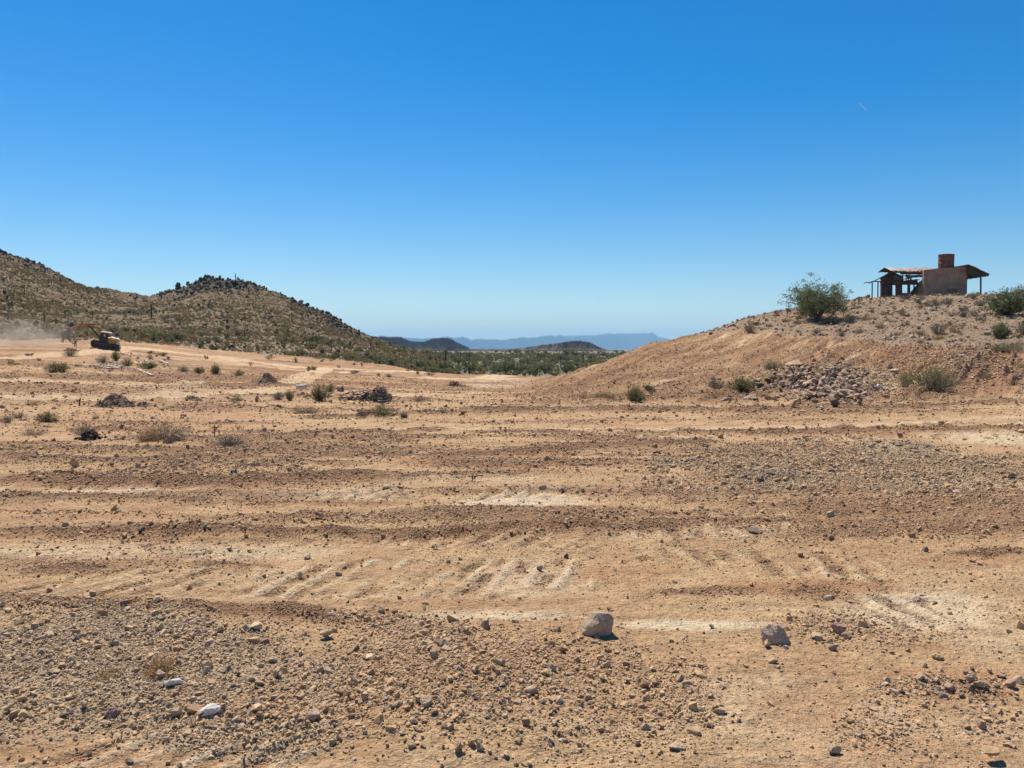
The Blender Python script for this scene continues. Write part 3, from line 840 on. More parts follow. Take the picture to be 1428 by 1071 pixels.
# rock outcrops on the crests of the left hills, and stones on their flanks
M_crag = rock_mat('crag_rock', [(0., (.055, .045, .04)), (.6, (.11, .088, .07)), (1., (.18, .14, .105))], 3.0, .12, .15)
def outcrops():
    n = 60000
    x, y, d = wedge(n, 120, 520, 36)
    k = x < 40; x, y, d = x[k], y[k], d[k]
    ft = feat(x, y)
    w = np.clip(ft['crest'] * 1.1 + .10 * ft['hill'] * sstep(-.1, .6, fbm(x / 12, y / 12, 311, 4)) + .02 * ft['hill'], 0, 1)
    k = RNG.random(len(x)) < w; x, y = x[k], y[k]; n = len(x); cr = ft['crest'][k]
    S = RNG.uniform(.5, 1.4, n) * (1 + 1.1 * cr * RNG.random(n) ** 2)
    P = np.column_stack([x, y, HG(x, y) - S * .2])
    rot = np.column_stack([RNG.normal(0, .3, n), RNG.normal(0, .3, n), RNG.uniform(0, 6.28, n)])
    scl = S[:, None] * np.column_stack([np.ones(n), RNG.uniform(.7, 1.1, n), RNG.uniform(.7, 1.4, n)])
    pr = [proto('boulder', rock_mesh(700 + i, 2, M_crag, .9, 14)) for i in range(6)]
    print('outcrops', n)
    scatter('rock_outcrop', P, rot, scl, RNG.integers(0, 6, n), pr)
outcrops()

# ---- stones one can point at
ZN = lambda u, v, r: ('upper', 'middle', 'lower')[min(2, max(0, int((v - r[1]) / (r[3] - r[1]) * 3)))] + (' left', ' centre', ' right')[min(2, max(0, int((u - r[0]) / (r[2] - r[0]) * 3)))]
CN = {'brown': 'warm brown', 'tan': 'pale tan', 'grey': 'grey-beige', 'dark': 'dark brown-grey', 'red': 'reddish brown', 'clod': 'earthy', 'white': 'white'}
_used = []
def stone(u, v, w, h, key, label, group=None, var=0, sub=None, rz=None, tilt=(0, 0), sink=.12, me=None, cat='rock', name='rock'):
    """v is the stone's foot in the photo, w and h its size there"""
    x, y, z, s = put(u, v)
    me = me or ROCKS[key][var % 5]
    o = link(bpy.data.objects.new(name, me))
    zz = np.ptp([p.co.z for p in me.vertices]) if me.users < 2 or not me.get('hz') else me['hz']
    me['hz'] = float(zz)
    W = w * s; o.scale = (W, W * .9, h * s / zz * 1.05)
    o.rotation_euler = (tilt[0], tilt[1], rz if rz is not None else random.uniform(0, 6.28))
    y += W * .3
    o.location = (x, y, HGm(x, y, W * .3) - h * s * sink + 0.0)
    tag(o, label, cat, group)
    _used.append((x, y, W))
    return o

def carved(pts, seed, layers=0.):
    """a big stone from its corner points, edges broken, faces pitted"""
    bm = bmesh.new()
    for p in pts: bm.verts.new(p)
    bmesh.ops.convex_hull(bm, input=bm.verts[:]); bmesh.ops.delete(bm, geom=[v for v in bm.verts if not v.link_faces], context='VERTS')
    bmesh.ops.bevel(bm, geom=bm.edges[:], offset=.012, segments=1, affect='EDGES'); bmesh.ops.triangulate(bm, faces=bm.faces[:])
    for L in (.3, .16, .09, .05):
        bmesh.ops.subdivide_edges(bm, edges=[e for e in bm.edges if e.calc_length() > L], cuts=1, use_grid_fill=True); bmesh.ops.triangulate(bm, faces=bm.faces[:])
    v = np.array([w.co[:] for w in bm.verts]); c = v.mean(0); nr = v - c; nr /= np.linalg.norm(nr, axis=1)[:, None]
    k = .022 * fbm(v[:, 0] * 4 + seed, v[:, 2] * 4 + v[:, 1] * 3, seed, 5, .6) + .035 * (ridged(v[:, 0] * 5 + v[:, 1] * 4, v[:, 2] * 5 - v[:, 1] * 2, seed + 2, 4) - .4)
    if layers: k = k + layers * np.sign(np.sin((v[:, 2] * .8 + v[:, 0] * .9) * 22 + 2.5 * fbm(v[:, 0] * 3, v[:, 2] * 3, 3, 3)))
    v = v + nr * k[:, None]
    bm.verts.index_update(); f = np.array([[q.index for q in t.verts] for t in bm.faces]); bm.free()
    v[:, 2] -= v[:, 2].min(); v[:, 0] -= (v[:, 0].min() + v[:, 0].max()) / 2; v /= np.ptp(v[:, 0])
    return mesh_np('rock', v, f.ravel(), np.full(len(f), 3), M_big, False)
M_big = rock_mat('big_stone', [(0., (.42, .31, .22)), (1., (.45, .33, .235))], 5., .006, .5)
def boulder_big():
    return carved([(-.5, 0, .22), (-.46, -.2, .2), (-.38, .12, .5), (-.12, .05, .74), (-.02, -.14, .77), (.34, -.12, .74), (.47, 0, .63), (.48, -.16, .55), (.40, -.12, .1), (.14, -.2, .06), (-.02, -.36, .50),
                   (-.32, -.26, .04), (.4, .3, .4), (-.3, .35, .3), (.1, .4, .6), (0, .3, 0), (.3, .2, 0), (-.35, .1, 0), (-.1, -.15, 0)], 5)
def boulder_second():
    return carved([(-.5, 0, .5), (-.48, -.15, .3), (-.4, -.25, .05), (-.2, -.05, .68), (.08, -.05, .66), (.22, -.12, .55), (.5, -.1, .08), (.45, .1, .1), (0, -.36, .12), (-.1, -.3, .45), (.25, -.3, .1),
                   (.1, .3, .4), (-.3, .3, .4), (-.3, .2, 0), (.3, .2, 0), (0, -.3, 0)], 9, .012)

stone(834, 889, 46, 36, 'brown', 'largest stone in the foreground, pale sloping left face and dark broken right face', me=boulder_big(), rz=0.05, sink=.1)
stone(1085, 899, 44, 31, 'brown', 'layered grey-brown stone right of the largest stone, half sunk in dirt', me=boulder_second(), rz=0, sink=.15)
stone(1071, 904, 13, 12, 'brown', 'small round stone touching the left foot of the layered stone', var=1, rz=1)
stone(1173, 886, 25, 18, 'red', 'dark red-brown stone just right of the layered stone', var=2)
stone(1141, 892, 22, 8, 'tan', 'flat tan stone between the layered stone and the dark red-brown one', var=2)
stone(993, 877, 13, 7, 'dark', 'small dark stone halfway between the two biggest stones', var=1)
stone(1080, 926, 17, 9, 'brown', 'flat brown stone below the layered stone', var=0)
stone(1163, 908, 12, 10, 'red', 'small red stone below the dark red-brown stone', var=3)
stone(532, 855, 13, 10, 'dark', 'small round black stone on its own at the top of the gravel fan', var=3)
stone(453, 893, 27, 15, 'grey', 'grey purple stone on the bare sand left of the gravel fan', var=1)
stone(592, 888, 20, 11, 'grey', 'smooth grey stone at the upper edge of the gravel fan', var=4)
stone(476, 973, 26, 12, 'dark', 'dark double-lumped stone at the left edge of the gravel fan', var=4)
stone(493, 958, 14, 15, 'grey', 'upright grey stone just above the dark double-lumped stone', var=3)
stone(434, 1008, 24, 18, 'tan', 'tan stone with a dark underside below the bare sand strip', var=1)
stone(446, 940, 13, 12, 'brown', 'brown block stone at the left of the bare sand strip', var=3)
stone(457, 941, 18, 10, 'tan', 'pale tan slab stone leaning on the brown block stone', var=0)
stone(594, 987, 22, 15, 'tan', 'pale angular slab stone in the middle of the gravel fan', var=2)
stone(552, 988, 22, 11, 'grey', 'grey wedge stone left of the pale angular slab in the gravel fan', var=0)
stone(638, 1051, 20, 17, 'brown', 'rounded brown stone low in the gravel fan', var=3)
stone(668, 1046, 18, 17, 'grey', 'grey rounded stone beside the rounded brown one low in the gravel fan', var=1)
stone(605, 920, 13, 15, 'grey', 'upright stone in the upper left of the gravel fan', var=3)
stone(742, 970, 20, 14, 'tan', 'tan stone in the right half of the gravel fan', var=1)
stone(385, 949, 24, 18, 'grey', 'tilted dark grey stone between the dry grass and the bare sand', var=4, tilt=(.2, .3))
stone(313, 938, 20, 9, 'dark', 'long dark stone right of the dry orange grass', var=2)
stone(287, 933, 17, 12, 'grey', 'grey stone with white vein next to the dry orange grass', var=0)
stone(332, 945, 12, 9, 'dark', 'small dark stone right of the long dark one near the dry grass', var=1)
stone(305, 883, 17, 12, 'grey', 'grey pointed stone in the gravel above the dry orange grass', var=0)
stone(380, 925, 14, 9, 'tan', 'pinkish flat stone left of the bare sand strip', var=2)
stone(153, 1002, 22, 16, 'red', 'red-brown block stone left of the two white stones', var=3)
stone(186, 1000, 16, 12, 'brown', 'brown stone right of the red-brown block stone', var=1)
stone(115, 990, 18, 13, 'grey', 'grey gravel stone up and left of the red-brown block stone', var=4)
stone(6, 997, 22, 14, 'grey', 'grey stone cut by the left border of the view', var=1)
stone(237, 961, 28, 13, 'white', 'flat white stone below the dry orange grass', var=2, rz=.2)
stone(289, 1001, 32, 17, 'white', 'ragged white stone with blue-grey crack, lower right of the flat white one', var=0, rz=.4)
stone(1389, 1067, 34, 24, 'brown', 'rough tan stone in the lower right corner', var=4)
stone(1306, 1019, 14, 12, 'grey', 'grey stone among red dirt in the lower right', var=1)
stone(1372, 1018, 14, 13, 'red', 'small stone above the rough tan corner stone', var=3)
stone(1166, 1054, 22, 14, 'grey', 'pale grey stone on the sand at the bottom, right of centre', var=0)
stone(946, 1048, 26, 10, 'tan', 'whitish flat stone on the sand at the bottom edge', var=2)
stone(1285, 955, 16, 13, 'grey', 'grey stone at the left end of the stone row at the right edge', var=1)
stone(1257, 967, 15, 14, 'brown', 'round brown stone set below the left end of the stone row', var=3)
stone(1326, 965, 16, 12, 'red', 'red-brown stone in the middle of the stone row at the right edge', var=1)
stone(1356, 955, 18, 15, 'dark', 'dark purple stone in the middle of the stone row at the right edge', var=4)
stone(1373, 961, 16, 11, 'dark', 'dark stone touching the dark purple one in the stone row', var=0)
stone(1412, 960, 18, 13, 'red', 'reddish stone at the right end of the stone row', var=2)
stone(1310, 921, 17, 9, 'brown', 'brown stone above the stone row at the right edge', var=0)
stone(1054, 744, 20, 10, 'dark', 'black flat stone on the cleat-marked track in the middle right', var=2)
stone(1292, 770, 9, 9, 'dark', 'small black stone at the end of a thin scratch in the soil', var=3)
stone(1176, 706, 12, 9, 'grey', 'light grey stone below the dark grey stone patch', var=1)
stone(537, 683, 20, 8, 'grey', 'grey angular stone in the small stone row left of centre', var=0)
stone(556, 681, 12, 6, 'brown', 'brown stone at the right of the small stone row left of centre', var=1)
stone(756, 683, 14, 8, 'grey', 'pale grey stone in the small stone row right of centre', var=0)
stone(782, 686, 11, 6, 'dark', 'dark stone at the right of the small stone row right of centre', var=3)
stone(196, 742, 13, 8, 'dark', 'dark pointed stone on the clod berm in the left half', var=0)
stone(285, 737, 9, 7, 'dark', 'dark stone alone on the clod berm, right of the pointed one', var=3)
stone(325, 662, 10, 8, 'dark', 'dark red stone on the reddish bank at left', var=3)
stone(104, 652, 12, 16, 'brown', 'upright brown stone standing on the reddish bank at left', var=3, tilt=(0, -.3))
stone(155, 651, 9, 8, 'dark', 'dark stone right of the upright brown stone', var=1)
stone(191, 652, 11, 9, 'tan', 'tan stone second to the right of the upright brown stone', var=0)
stone(70, 680, 8, 6, 'dark', 'dark stone at the left end of the pale sand strip', var=1)
stone(212, 584, 7, 4, 'dark', 'dark stone above the tan dry bush', var=2)
stone(255, 581, 9, 5, 'red', 'reddish stone above the right end of the tan dry bush', var=1)
stone(1114, 510, 27, 10, 'grey', 'flat slab stone, highest on top of the grey rubble heap', var=2, rz=.1)
stone(1166, 518, 24, 9, 'dark', 'dark flat boulder near the right top of the grey rubble heap', var=0, rz=0)
stone(1104, 537, 13, 11, 'dark', 'dark round boulder in the middle of the grey rubble heap', var=3)
stone(1134, 537, 24, 10, 'tan', 'light tan slab lying across the grey rubble heap', var=2, tilt=(0, -.35), rz=.2)
stone(1176, 527, 16, 10, 'grey', 'light grey boulder under the dark flat one on the rubble heap', var=1)
stone(1228, 542, 12, 7, 'white', 'whitish stone at the right foot of the rubble heap', var=0)
stone(1218, 537, 8, 5, 'white', 'small whitish stone just left of the one at the rubble foot', var=1)
stone(1052, 558, 24, 9, 'dark', 'long low dark boulder at the left foot of the rubble heap', var=2, rz=0)
stone(1013, 559, 18, 7, 'red', 'flat reddish boulder left of the rubble heap foot', var=0, rz=0)
stone(1080, 558, 10, 12, 'grey', 'upright grey stone at the foot of the rubble heap', var=3)
stone(1250, 521, 18, 8, 'tan', 'tan boulder left of the large yellow-green bush', var=1)
stone(1243, 515, 10, 8, 'dark', 'dark boulder beside the tan one left of the yellow-green bush', var=3)
stone(1302, 433, 13, 5, 'white', 'pale flat boulder on the slope below the block wall', var=2)
stone(1191, 431, 7, 5, 'dark', 'small dark boulder on the crest left of the house', var=3)
stone(1357, 529, 8, 5, 'white', 'small white stone right of the yellow-green bush', var=1)
stone(474, 546, 12, 9, 'dark', 'dark boulder left of the grey brushwood heap', var=3)
stone(1279, 678 - 44, 16, 8, 'grey', 'grey stone at the upper dark stone patch on the right', var=1)
for i, (u, v, w, h) in enumerate([(1062, 672, 17, 10), (1086, 674, 16, 8), (1040, 668, 12, 7), (1104, 664, 12, 7), (1128, 662, 12, 6), (1020, 664, 12, 7), (1146, 668, 12, 6), (1074, 662, 13, 8), (1208, 668, 11, 6), (1032, 678, 9, 5), (1160, 660, 11, 6), (1095, 671, 11, 6)]):
    stone(u, v, w, h, ('dark', 'grey')[i % 2], '%s angular stone in the patch right of centre, %s part' % (('dark', 'lighter grey')[i % 2], ZN(u, v, (1015, 655, 1215, 685))), 'angular stones in the patch right of centre', var=i)
for i, (u, v, w, h) in enumerate([(940, 652, 14, 6), (958, 646, 12, 7), (975, 640, 10, 6), (930, 645, 9, 5), (988, 646, 10, 5), (1216, 625, 11, 6), (1235, 628, 13, 7), (1256, 622, 12, 7), (1275, 627, 13, 7), (1295, 624, 10, 6), (1226, 618, 9, 5), (1310, 630, 10, 5), (1345, 640, 10, 5), (1370, 645, 12, 6), (1330, 645, 12, 6), (1400, 650, 10, 5), (1290, 690, 11, 6), (1338, 688, 12, 6), (1380, 684, 9, 5)]):
    a = u < 1000; b_ = u < 1320 and v < 640
    stone(u, v, w, h, ('grey', 'dark', 'grey')[i % 3],
          'grey stone in the left-hand stone cluster above the dark patch' .replace('left-hand', 'small') if a else ('blue-grey stone in the upper stone patch near the right edge' if b_ else 'grey stone in the loose scatter below the blue-grey patch'),
          'stones of the small cluster' if a else ('stones of the blue-grey patch' if b_ else 'stones of the loose scatter'), var=i)

def stone_field(n, region, keys, label, group, smin, smax, seed):
    rg = random.Random(seed); k = 0; t = 0
    while k < n and t < n * 30:
        t += 1
        u, v = rg.uniform(region[0], region[2]), rg.uniform(region[1], region[3])
        q = math.hypot((u - (region[0] + region[2]) / 2) / (region[2] - region[0]) * 2, (v - (region[1] + region[3]) / 2) / (region[3] - region[1]) * 2)
        if q > 1: continue
        x, y, z, s = put(u, v)
        w = smin + (smax - smin) * rg.random() ** 2
        if any(math.hypot(x - a, y - b_) < (w * s + c) * .55 for a, b_, c in _used): continue
        key = rg.choice(keys)
        stone(u, v, w, w * rg.uniform(.5, .8), key, '%s %s stone %s, %s part' % (('large', 'small')[w < (smin + smax) / 2 - 1], CN[key], label, ZN(u, v, region)), group, var=rg.randrange(5), rz=rg.uniform(0, 6.28), tilt=(rg.gauss(0, .15), rg.gauss(0, .15)))
        k += 1
stone_field(60, (470, 868, 900, 1075), ['brown', 'tan', 'grey', 'brown'], 'in the bottom gravel fan', 'stones of the gravel fan', 8, 15, 1)
stone_field(55, (-60, 850, 440, 1075), ['grey', 'grey', 'tan', 'dark'], 'in the grey gravel around the dry grass', 'stones of the grey gravel', 8, 14, 2)
stone_field(24, (1290, 935, 1450, 985), ['red', 'dark', 'grey'], 'in the row at the right edge', 'stones of the row at the right edge', 8, 15, 3)
stone_field(30, (1060, 512, 1240, 562), ['grey', 'dark', 'grey', 'red'], 'in the slope rubble heap', 'rocks of the rubble heap', 6, 13, 4)
stone_field(14, (1080, 850, 1420, 960), ['brown', 'red'], 'right of the layered rock', 'stones right of the layered stone', 6, 11, 5)
stone_field(16, (60, 728, 560, 760), ['brown', 'dark'], 'on the long clod berm', 'stones on the long berm', 5, 9, 6)
# ---------------------------------------------------------------- vegetation
L_creo = leaf_mat('creosote_leaves', (.18, .175, .075), (.125, .13, .055), (.23, .20, .095), .4)
L_palo = leaf_mat('palo_verde_leaves', (.17, .195, .095), (.125, .145, .07), (.22, .22, .12), .4)
L_burs = leaf_mat('grey_shrub_leaves', (.27, .22, .145), (.20, .16, .105), (.34, .275, .17), .3)
L_dry = leaf_mat('dry_straw', (.42, .29, .14), (.33, .21, .10), (.36, .26, .15), .3)
L_gold = leaf_mat('golden_dry_grass', (.48, .28, .09), (.40, .20, .06), (.5, .34, .14), .3)
L_yel = leaf_mat('yellow_green_leaves', (.25, .225, .09), (.18, .175, .07), (.33, .26, .12), .35)
L_ash = leaf_mat('ashen_twigs', (.20, .165, .14), (.13, .105, .09), (.26, .215, .18), .1)
L_red = leaf_mat('red_brown_twigs', (.22, .09, .06), (.16, .06, .04), (.25, .1, .07), .1)
M_stem = simple_mat('woody_stem', (.15, .115, .085), .9, var=.4, scale=5)
M_stemgrey = simple_mat('grey_woody_stem', (.20, .17, .145), .9, var=.4, scale=5)

def tubes(lines, sides=3):
    """lines: list of (points Nx3, radii N) -> verts, quads"""
    V, Q = [], []; off = 0
    for P, R in lines:
        P = np.asarray(P, float); n = len(P)
        T = np.gradient(P, axis=0); T /= np.linalg.norm(T, axis=1)[:, None] + 1e-9
        A = np.cross(T, np.array([.31, .95, .05])); A /= np.linalg.norm(A, axis=1)[:, None] + 1e-9; B = np.cross(T, A)
        for k in range(sides):
            an = 2 * math.pi * k / sides
            V.append(P + (A * math.cos(an) + B * math.sin(an)) * np.asarray(R)[:, None])
        idx = off + np.arange(sides)[:, None] * n + np.arange(n)[None, :]
        nx = np.roll(idx, -1, axis=0)
        Q.append(np.stack([idx[:, :-1], nx[:, :-1], nx[:, 1:], idx[:, 1:]], -1).reshape(-1, 4)); off += n * sides
    return np.vstack(V), np.vstack(Q)

def leaves(rg, C, size, updir=.3, long=1.8):
    """one small rhombic leaf blade at each point of C"""
    n = len(C); A = rg.normal(size=(n, 3)); A[:, 2] += updir; A /= np.linalg.norm(A, axis=1)[:, None]
    B = np.cross(A, rg.normal(size=(n, 3))); B /= np.linalg.norm(B, axis=1)[:, None] + 1e-9
    s = size * rg.uniform(.6, 1.4, n)[:, None]
    V = np.stack([C - A * s * long * .5, C + B * s * .5, C + A * s * long * .5, C - B * s * .5], 1).reshape(-1, 3)
    return V, np.arange(4 * n).reshape(-1, 4), np.repeat(rg.random(n), 4)

def plant_meshes(name, seed, kind, mat, smat=None, n_stem=40, n_leaf=1200, leaf=.035, h=1.0, w=1.3, spread=.9, low=.25, one=False):
    rg = np.random.default_rng(seed); lines = []; C = []
    for i in range(n_stem):
        az = rg.uniform(0, 2 * math.pi); q = rg.random() ** .6
        tip = np.array([math.cos(az) * w / 2 * q, math.sin(az) * w / 2 * q, h * (1 - .55 * q * q) * rg.uniform(.7, 1.05)])
        b0 = np.array([math.cos(az), math.sin(az), 0]) * w * .05 * rg.random()
        mid = b0 * .4 + tip * np.array([.62, .62, .45]) + rg.normal(0, .04, 3) * w
        t = np.linspace(0, 1, 5)[:, None]
        P = (1 - t) ** 2 * b0 + 2 * t * (1 - t) * mid + t * t * tip
        P[1:] += rg.normal(0, .012, (4, 3)) * w
        lines.append((P, np.linspace(.012, .004, 5) * max(h, .4)))
        for j in range(2):                                       # twigs
            k = rg.integers(1, 4); e = P[k] + (P[4] - P[k]) * .6 + rg.normal(0, .13, 3) * w * .7; e[2] = max(e[2], .05)
            lines.append((np.array([P[k], (P[k] + e) / 2 + rg.normal(0, .015, 3), e]), np.linspace(.006, .003, 3) * max(h, .4)))
            m = n_leaf // (n_stem * 3); tt_ = rg.uniform(.3, 1.05, m)[:, None]
            C.append(P[k] + (e - P[k]) * tt_ + rg.normal(0, .03, (m, 3)) * w)
        m = n_leaf // (n_stem * 3); tt_ = rg.uniform(low, 1.03, m)
        C.append(np.stack([np.interp(tt_ * 4, range(5), P[:, a_]) for a_ in range(3)], -1) + rg.normal(0, .028, (m, 3)) * w)
    C = np.vstack(C); C[:, 2] = np.abs(C[:, 2])
    LV, LQ, tint = leaves(rg, C, leaf)
    SV, SQ = tubes(lines)
    if one:
        me = mesh_np(name, np.vstack([LV, SV]), np.concatenate([LQ.ravel(), (SQ + len(LV)).ravel()]), np.full(len(LQ) + len(SQ), 4), mat)
        me.materials.append(smat or M_stem)
        me.polygons.foreach_set('material_index', np.concatenate([np.zeros(len(LQ), int), np.ones(len(SQ), int)]))
        add_attr(me, 'tint', np.concatenate([tint, np.full(len(SV), .5)]))
        return me
    fm = mesh_np(name + '_foliage', LV, LQ.ravel(), np.full(len(LQ), 4), mat); add_attr(fm, 'tint', tint)
    sm = mesh_np(name + '_stems', SV, SQ.ravel(), np.full(len(SQ), 4), smat or M_stem)
    return fm, sm

KINDS = {
 'creosote': dict(mat=L_creo, n_stem=44, n_leaf=2600, leaf=.034, w=1.5),
 'yellow':   dict(mat=L_yel, n_stem=80, n_leaf=4200, leaf=.024, w=2.2, smat=M_stemgrey),
 'grey':     dict(mat=L_burs, n_stem=50, n_leaf=1700, leaf=.03, w=1.6, smat=M_stemgrey),
 'dry':      dict(mat=L_dry, n_stem=70, n_leaf=2200, leaf=.022, w=2.4, smat=M_stemgrey),
 'gold':     dict(mat=L_gold, n_stem=60, n_leaf=1800, leaf=.03, w=2.0, smat=M_stemgrey),
 'ash':      dict(mat=L_ash, n_stem=70, n_leaf=900, leaf=.03, w=2.0, smat=M_stemgrey),
 'red':      dict(mat=L_red, n_stem=30, n_leaf=600, leaf=.03, w=1.6),
 'dusky':    dict(mat=L_palo, n_stem=60, n_leaf=4200, leaf=.035, w=1.5),
}
PLANTS = {k: [plant_meshes(k, 40 + 13 * i + len(k), k, **v) for i in range(3 if k in ('creosote', 'grey') else 2)] for k, v in KINDS.items()}
FARM = {}      # the same plants for the distance: one light mesh each
for k, v in KINDS.items():
    q = dict(v); q['n_stem'] = 14; q['n_leaf'] = 170; q['leaf'] = .13; FARM[k] = [plant_meshes(k + '_far', 70 + 5 * i, k, one=True, **q) for i in range(3)]

def shrub(u, v, w, h, kind, label, group=None, var=0, name='shrub', cat='shrub', dmax=3000., back=.25):
    """w, h: photo pixels; v: the foot"""
    x, y, z, s = put(u, v, dmax)
    W, Hh = w * s, h * s
    y += W * back; x += x / y * W * back
    d = math.hypot(x, y)
    zz = HGm(x, y, W * .15) - .03
    wk = KINDS[kind]['w']
    sc = (W / wk, W / wk, Hh)
    if d > 115 or w < 14:
        o = link(bpy.data.objects.new(name, FARM[kind][var % 3])); o.location = (x, y, zz); o.scale = sc; o.rotation_euler = (0, 0, random.uniform(0, 6.28))
        tag(o, label, cat, group); return o
    o = empty(name, (x, y, zz), (0, 0, random.uniform(0, 6.28))); o.scale = sc
    tag(o, label, cat, group)
    P = PLANTS[kind]; fm, sm = P[var % len(P)]
    link(bpy.data.objects.new('foliage', fm), o); link(bpy.data.objects.new('stems', sm), o)
    return o

# --- right hill
shrub(1297, 546, 92, 38, 'yellow', 'wide yellow-green bush right of the rubble heap', var=0)
shrub(1262, 541, 26, 30, 'gold', 'golden dry tuft leaning on the left side of the yellow-green bush', var=0)
shrub(1035, 548, 48, 25, 'creosote', 'green bush at the left foot of the rubble heap', var=0)
shrub(998, 543, 34, 22, 'grey', 'pale grey-green bush left of the green one at the rubble heap', var=1)
shrub(1078, 517, 34, 15, 'yellow', 'small yellow-green bush on the upper left of the rubble heap', var=1)
shrub(885, 561, 36, 27, 'creosote', 'dark green creosote bush at the foot of the graded slope', var=1)
shrub(842, 554, 48, 11, 'yellow', 'low green bush left of the dark creosote at the slope foot', var=1)
shrub(905, 545, 20, 12, 'creosote', 'small green bush right behind the dark creosote at the slope foot', var=2)
shrub(812, 556, 30, 8, 'dry', 'low dry plant at the left end of the slope foot bushes', var=1)
shrub(1046, 465, 24, 17, 'grey', 'round grey bush on the hill left of the dark tree', var=0)
shrub(996, 458, 24, 9, 'creosote', 'low green bush on the crest far left of the dark tree', var=2)
shrub(1020, 450, 16, 8, 'creosote', 'small green bush on the crest right of the low one', var=0)
shrub(1405, 441, 66, 40, 'dusky', 'large dusky green bush at the right edge near the house', var=0)
shrub(1424, 432, 36, 34, 'dusky', 'taller dusky bush cut by the right border, behind the large one', var=1)
shrub(1396, 473, 30, 24, 'dusky', 'olive bush below the large dusky bush', var=1)
shrub(1426, 468, 28, 26, 'grey', 'grey-violet bush at the right border below the large dusky bush', var=1)
shrub(1402, 493, 58, 18, 'yellow', 'low wide green bush at the right edge, lowest of the dusky group', var=0)
shrub(1428, 515, 26, 16, 'gold', 'yellowish tuft at the right border above the track', var=1)
shrub(1308, 467, 26, 20, 'grey', 'dark grey bush in the middle of the slope below the block wall', var=2)
shrub(1310, 474, 24, 7, 'gold', 'yellow flowering tuft just below the dark grey bush', var=0)
shrub(1343, 443, 18, 15, 'ash', 'violet-grey twiggy bush below the right corner of the block wall', var=0)
shrub(1343, 456, 14, 6, 'red', 'small red-leaved plant on the slope below the violet-grey bush', var=0)
shrub(1264, 418, 22, 11, 'ash', 'grey bush in front of the ruined doorway', var=1)
shrub(1283, 418, 22, 11, 'dry', 'tan bush right beside the grey one in front of the house', var=0)
shrub(1305, 427, 22, 13, 'dry', 'tan bush right below the middle of the block wall', var=1)
shrub(1321, 425, 20, 10, 'grey', 'grey bush at the foot of the block wall', var=0)
shrub(1357, 417, 14, 11, 'yellow', 'green bush beside the right corner of the block wall', var=1)
shrub(1368, 427, 22, 12, 'ash', 'grey bush under the porch post on the right', var=1)
shrub(1379, 420, 18, 9, 'grey', 'grey-green bush right of the porch post', var=1)
shrub(1213, 411, 12, 6, 'dry', 'dry tuft at the left porch posts', var=1)
shrub(1184, 450, 22, 15, 'grey', 'grey bush at the right foot of the dark tree', var=0)
shrub(1162, 453, 40, 12, 'ash', 'dark grey brush under the right side of the dark tree', var=0)
shrub(1120, 440, 26, 12, 'creosote', 'green bush at the left foot of the dark tree', var=1)
shrub(1098, 449, 24, 6, 'gold', 'yellowish grass left of the dark tree', var=1)
shrub(1229, 459, 18, 10, 'dry', 'tan bush in the middle of the upper slope', var=0)
shrub(1206, 447, 20, 8, 'dry', 'tan tuft right of the dark tree', var=1)
shrub(1232, 440, 14, 8, 'dry', 'tan tuft on the upper slope left of the house', var=0)
shrub(1330, 441, 22, 8, 'dry', 'tan low bush between the block wall and the violet-grey bush', var=0)
shrub(1305, 508, 22, 9, 'gold', 'golden tuft above the yellow-green bush', var=1)
shrub(1375, 530, 34, 12, 'dry', 'tan dry plant right of the yellow-green bush', var=1)
shrub(1410, 537, 30, 10, 'dry', 'tan dry plant near the right border above the track', var=0)
KN = {'dry': 'tan dry', 'grey': 'grey', 'ash': 'ashen twiggy', 'yellow': 'yellow-green', 'creosote': 'green'}
rg_ = random.Random(4); k = 0
while k < 46:
    u = rg_.uniform(960, 1440); v = rg_.uniform(418, 500)
    top = np.interp(u, [930, 980, 1060, 1100, 1180, 1240, 1440], [478, 465, 438, 431, 420, 416, 418]); bot = np.interp(u, [930, 960, 1040, 1120, 1180, 1230, 1330, 1440], [470, 470, 460, 468, 472, 480, 486, 490])
    if not top < v < bot: continue
    kd = rg_.choice(['dry', 'grey', 'grey', 'ash', 'dry', 'yellow'])
    shrub(u, v, rg_.uniform(9, 19), rg_.uniform(5, 9), kd, 'small %s shrub on the right hill slope, %s part' % (KN[kd], ZN(u, v, (960, 418, 1440, 500))), 'small shrubs on the right hill', var=k); k += 1

# --- middle and left ground
shrub(80, 519, 40, 15, 'creosote', 'bright green bush below the excavator, left of the rest', var=0)
shrub(98, 497, 26, 11, 'grey', 'grey-brown bush just below the worker', var=0)
shrub(144, 507, 24, 13, 'ash', 'dark grey bush left of the white rubble', var=1)
shrub(161, 503, 16, 16, 'creosote', 'dark upright bush between excavator and white rubble', var=1)
shrub(177, 511, 20, 14, 'yellow', 'olive bush in the middle of the white rubble', var=1)
shrub(205, 515, 28, 13, 'creosote', 'green bush at the right end of the white rubble', var=2)
shrub(256, 519, 20, 12, 'ash', 'grey bush right of the white rubble', var=0)
shrub(278, 521, 20, 11, 'creosote', 'green bush next to the grey bush right of the rubble', var=0)
shrub(301, 522, 17, 16, 'creosote', 'taller green bush, last of the row right of the rubble', var=1)
shrub(334, 524, 18, 10, 'yellow', 'olive bush at the left foot of the earth heap by the track', var=0)
shrub(404, 559, 15, 20, 'creosote', 'upright green bush left of the white pipe', var=2)
shrub(446, 560, 34, 26, 'creosote', 'green bush right of the white pipe', var=0)
shrub(461, 547, 18, 14, 'yellow', 'light green bush behind the one right of the white pipe', var=1)
shrub(330, 560, 26, 9, 'yellow', 'low green plant on the flat between two earth heaps', var=1)
shrub(359, 561, 10, 11, 'red', 'small dark twiggy plant on the flat', var=1)
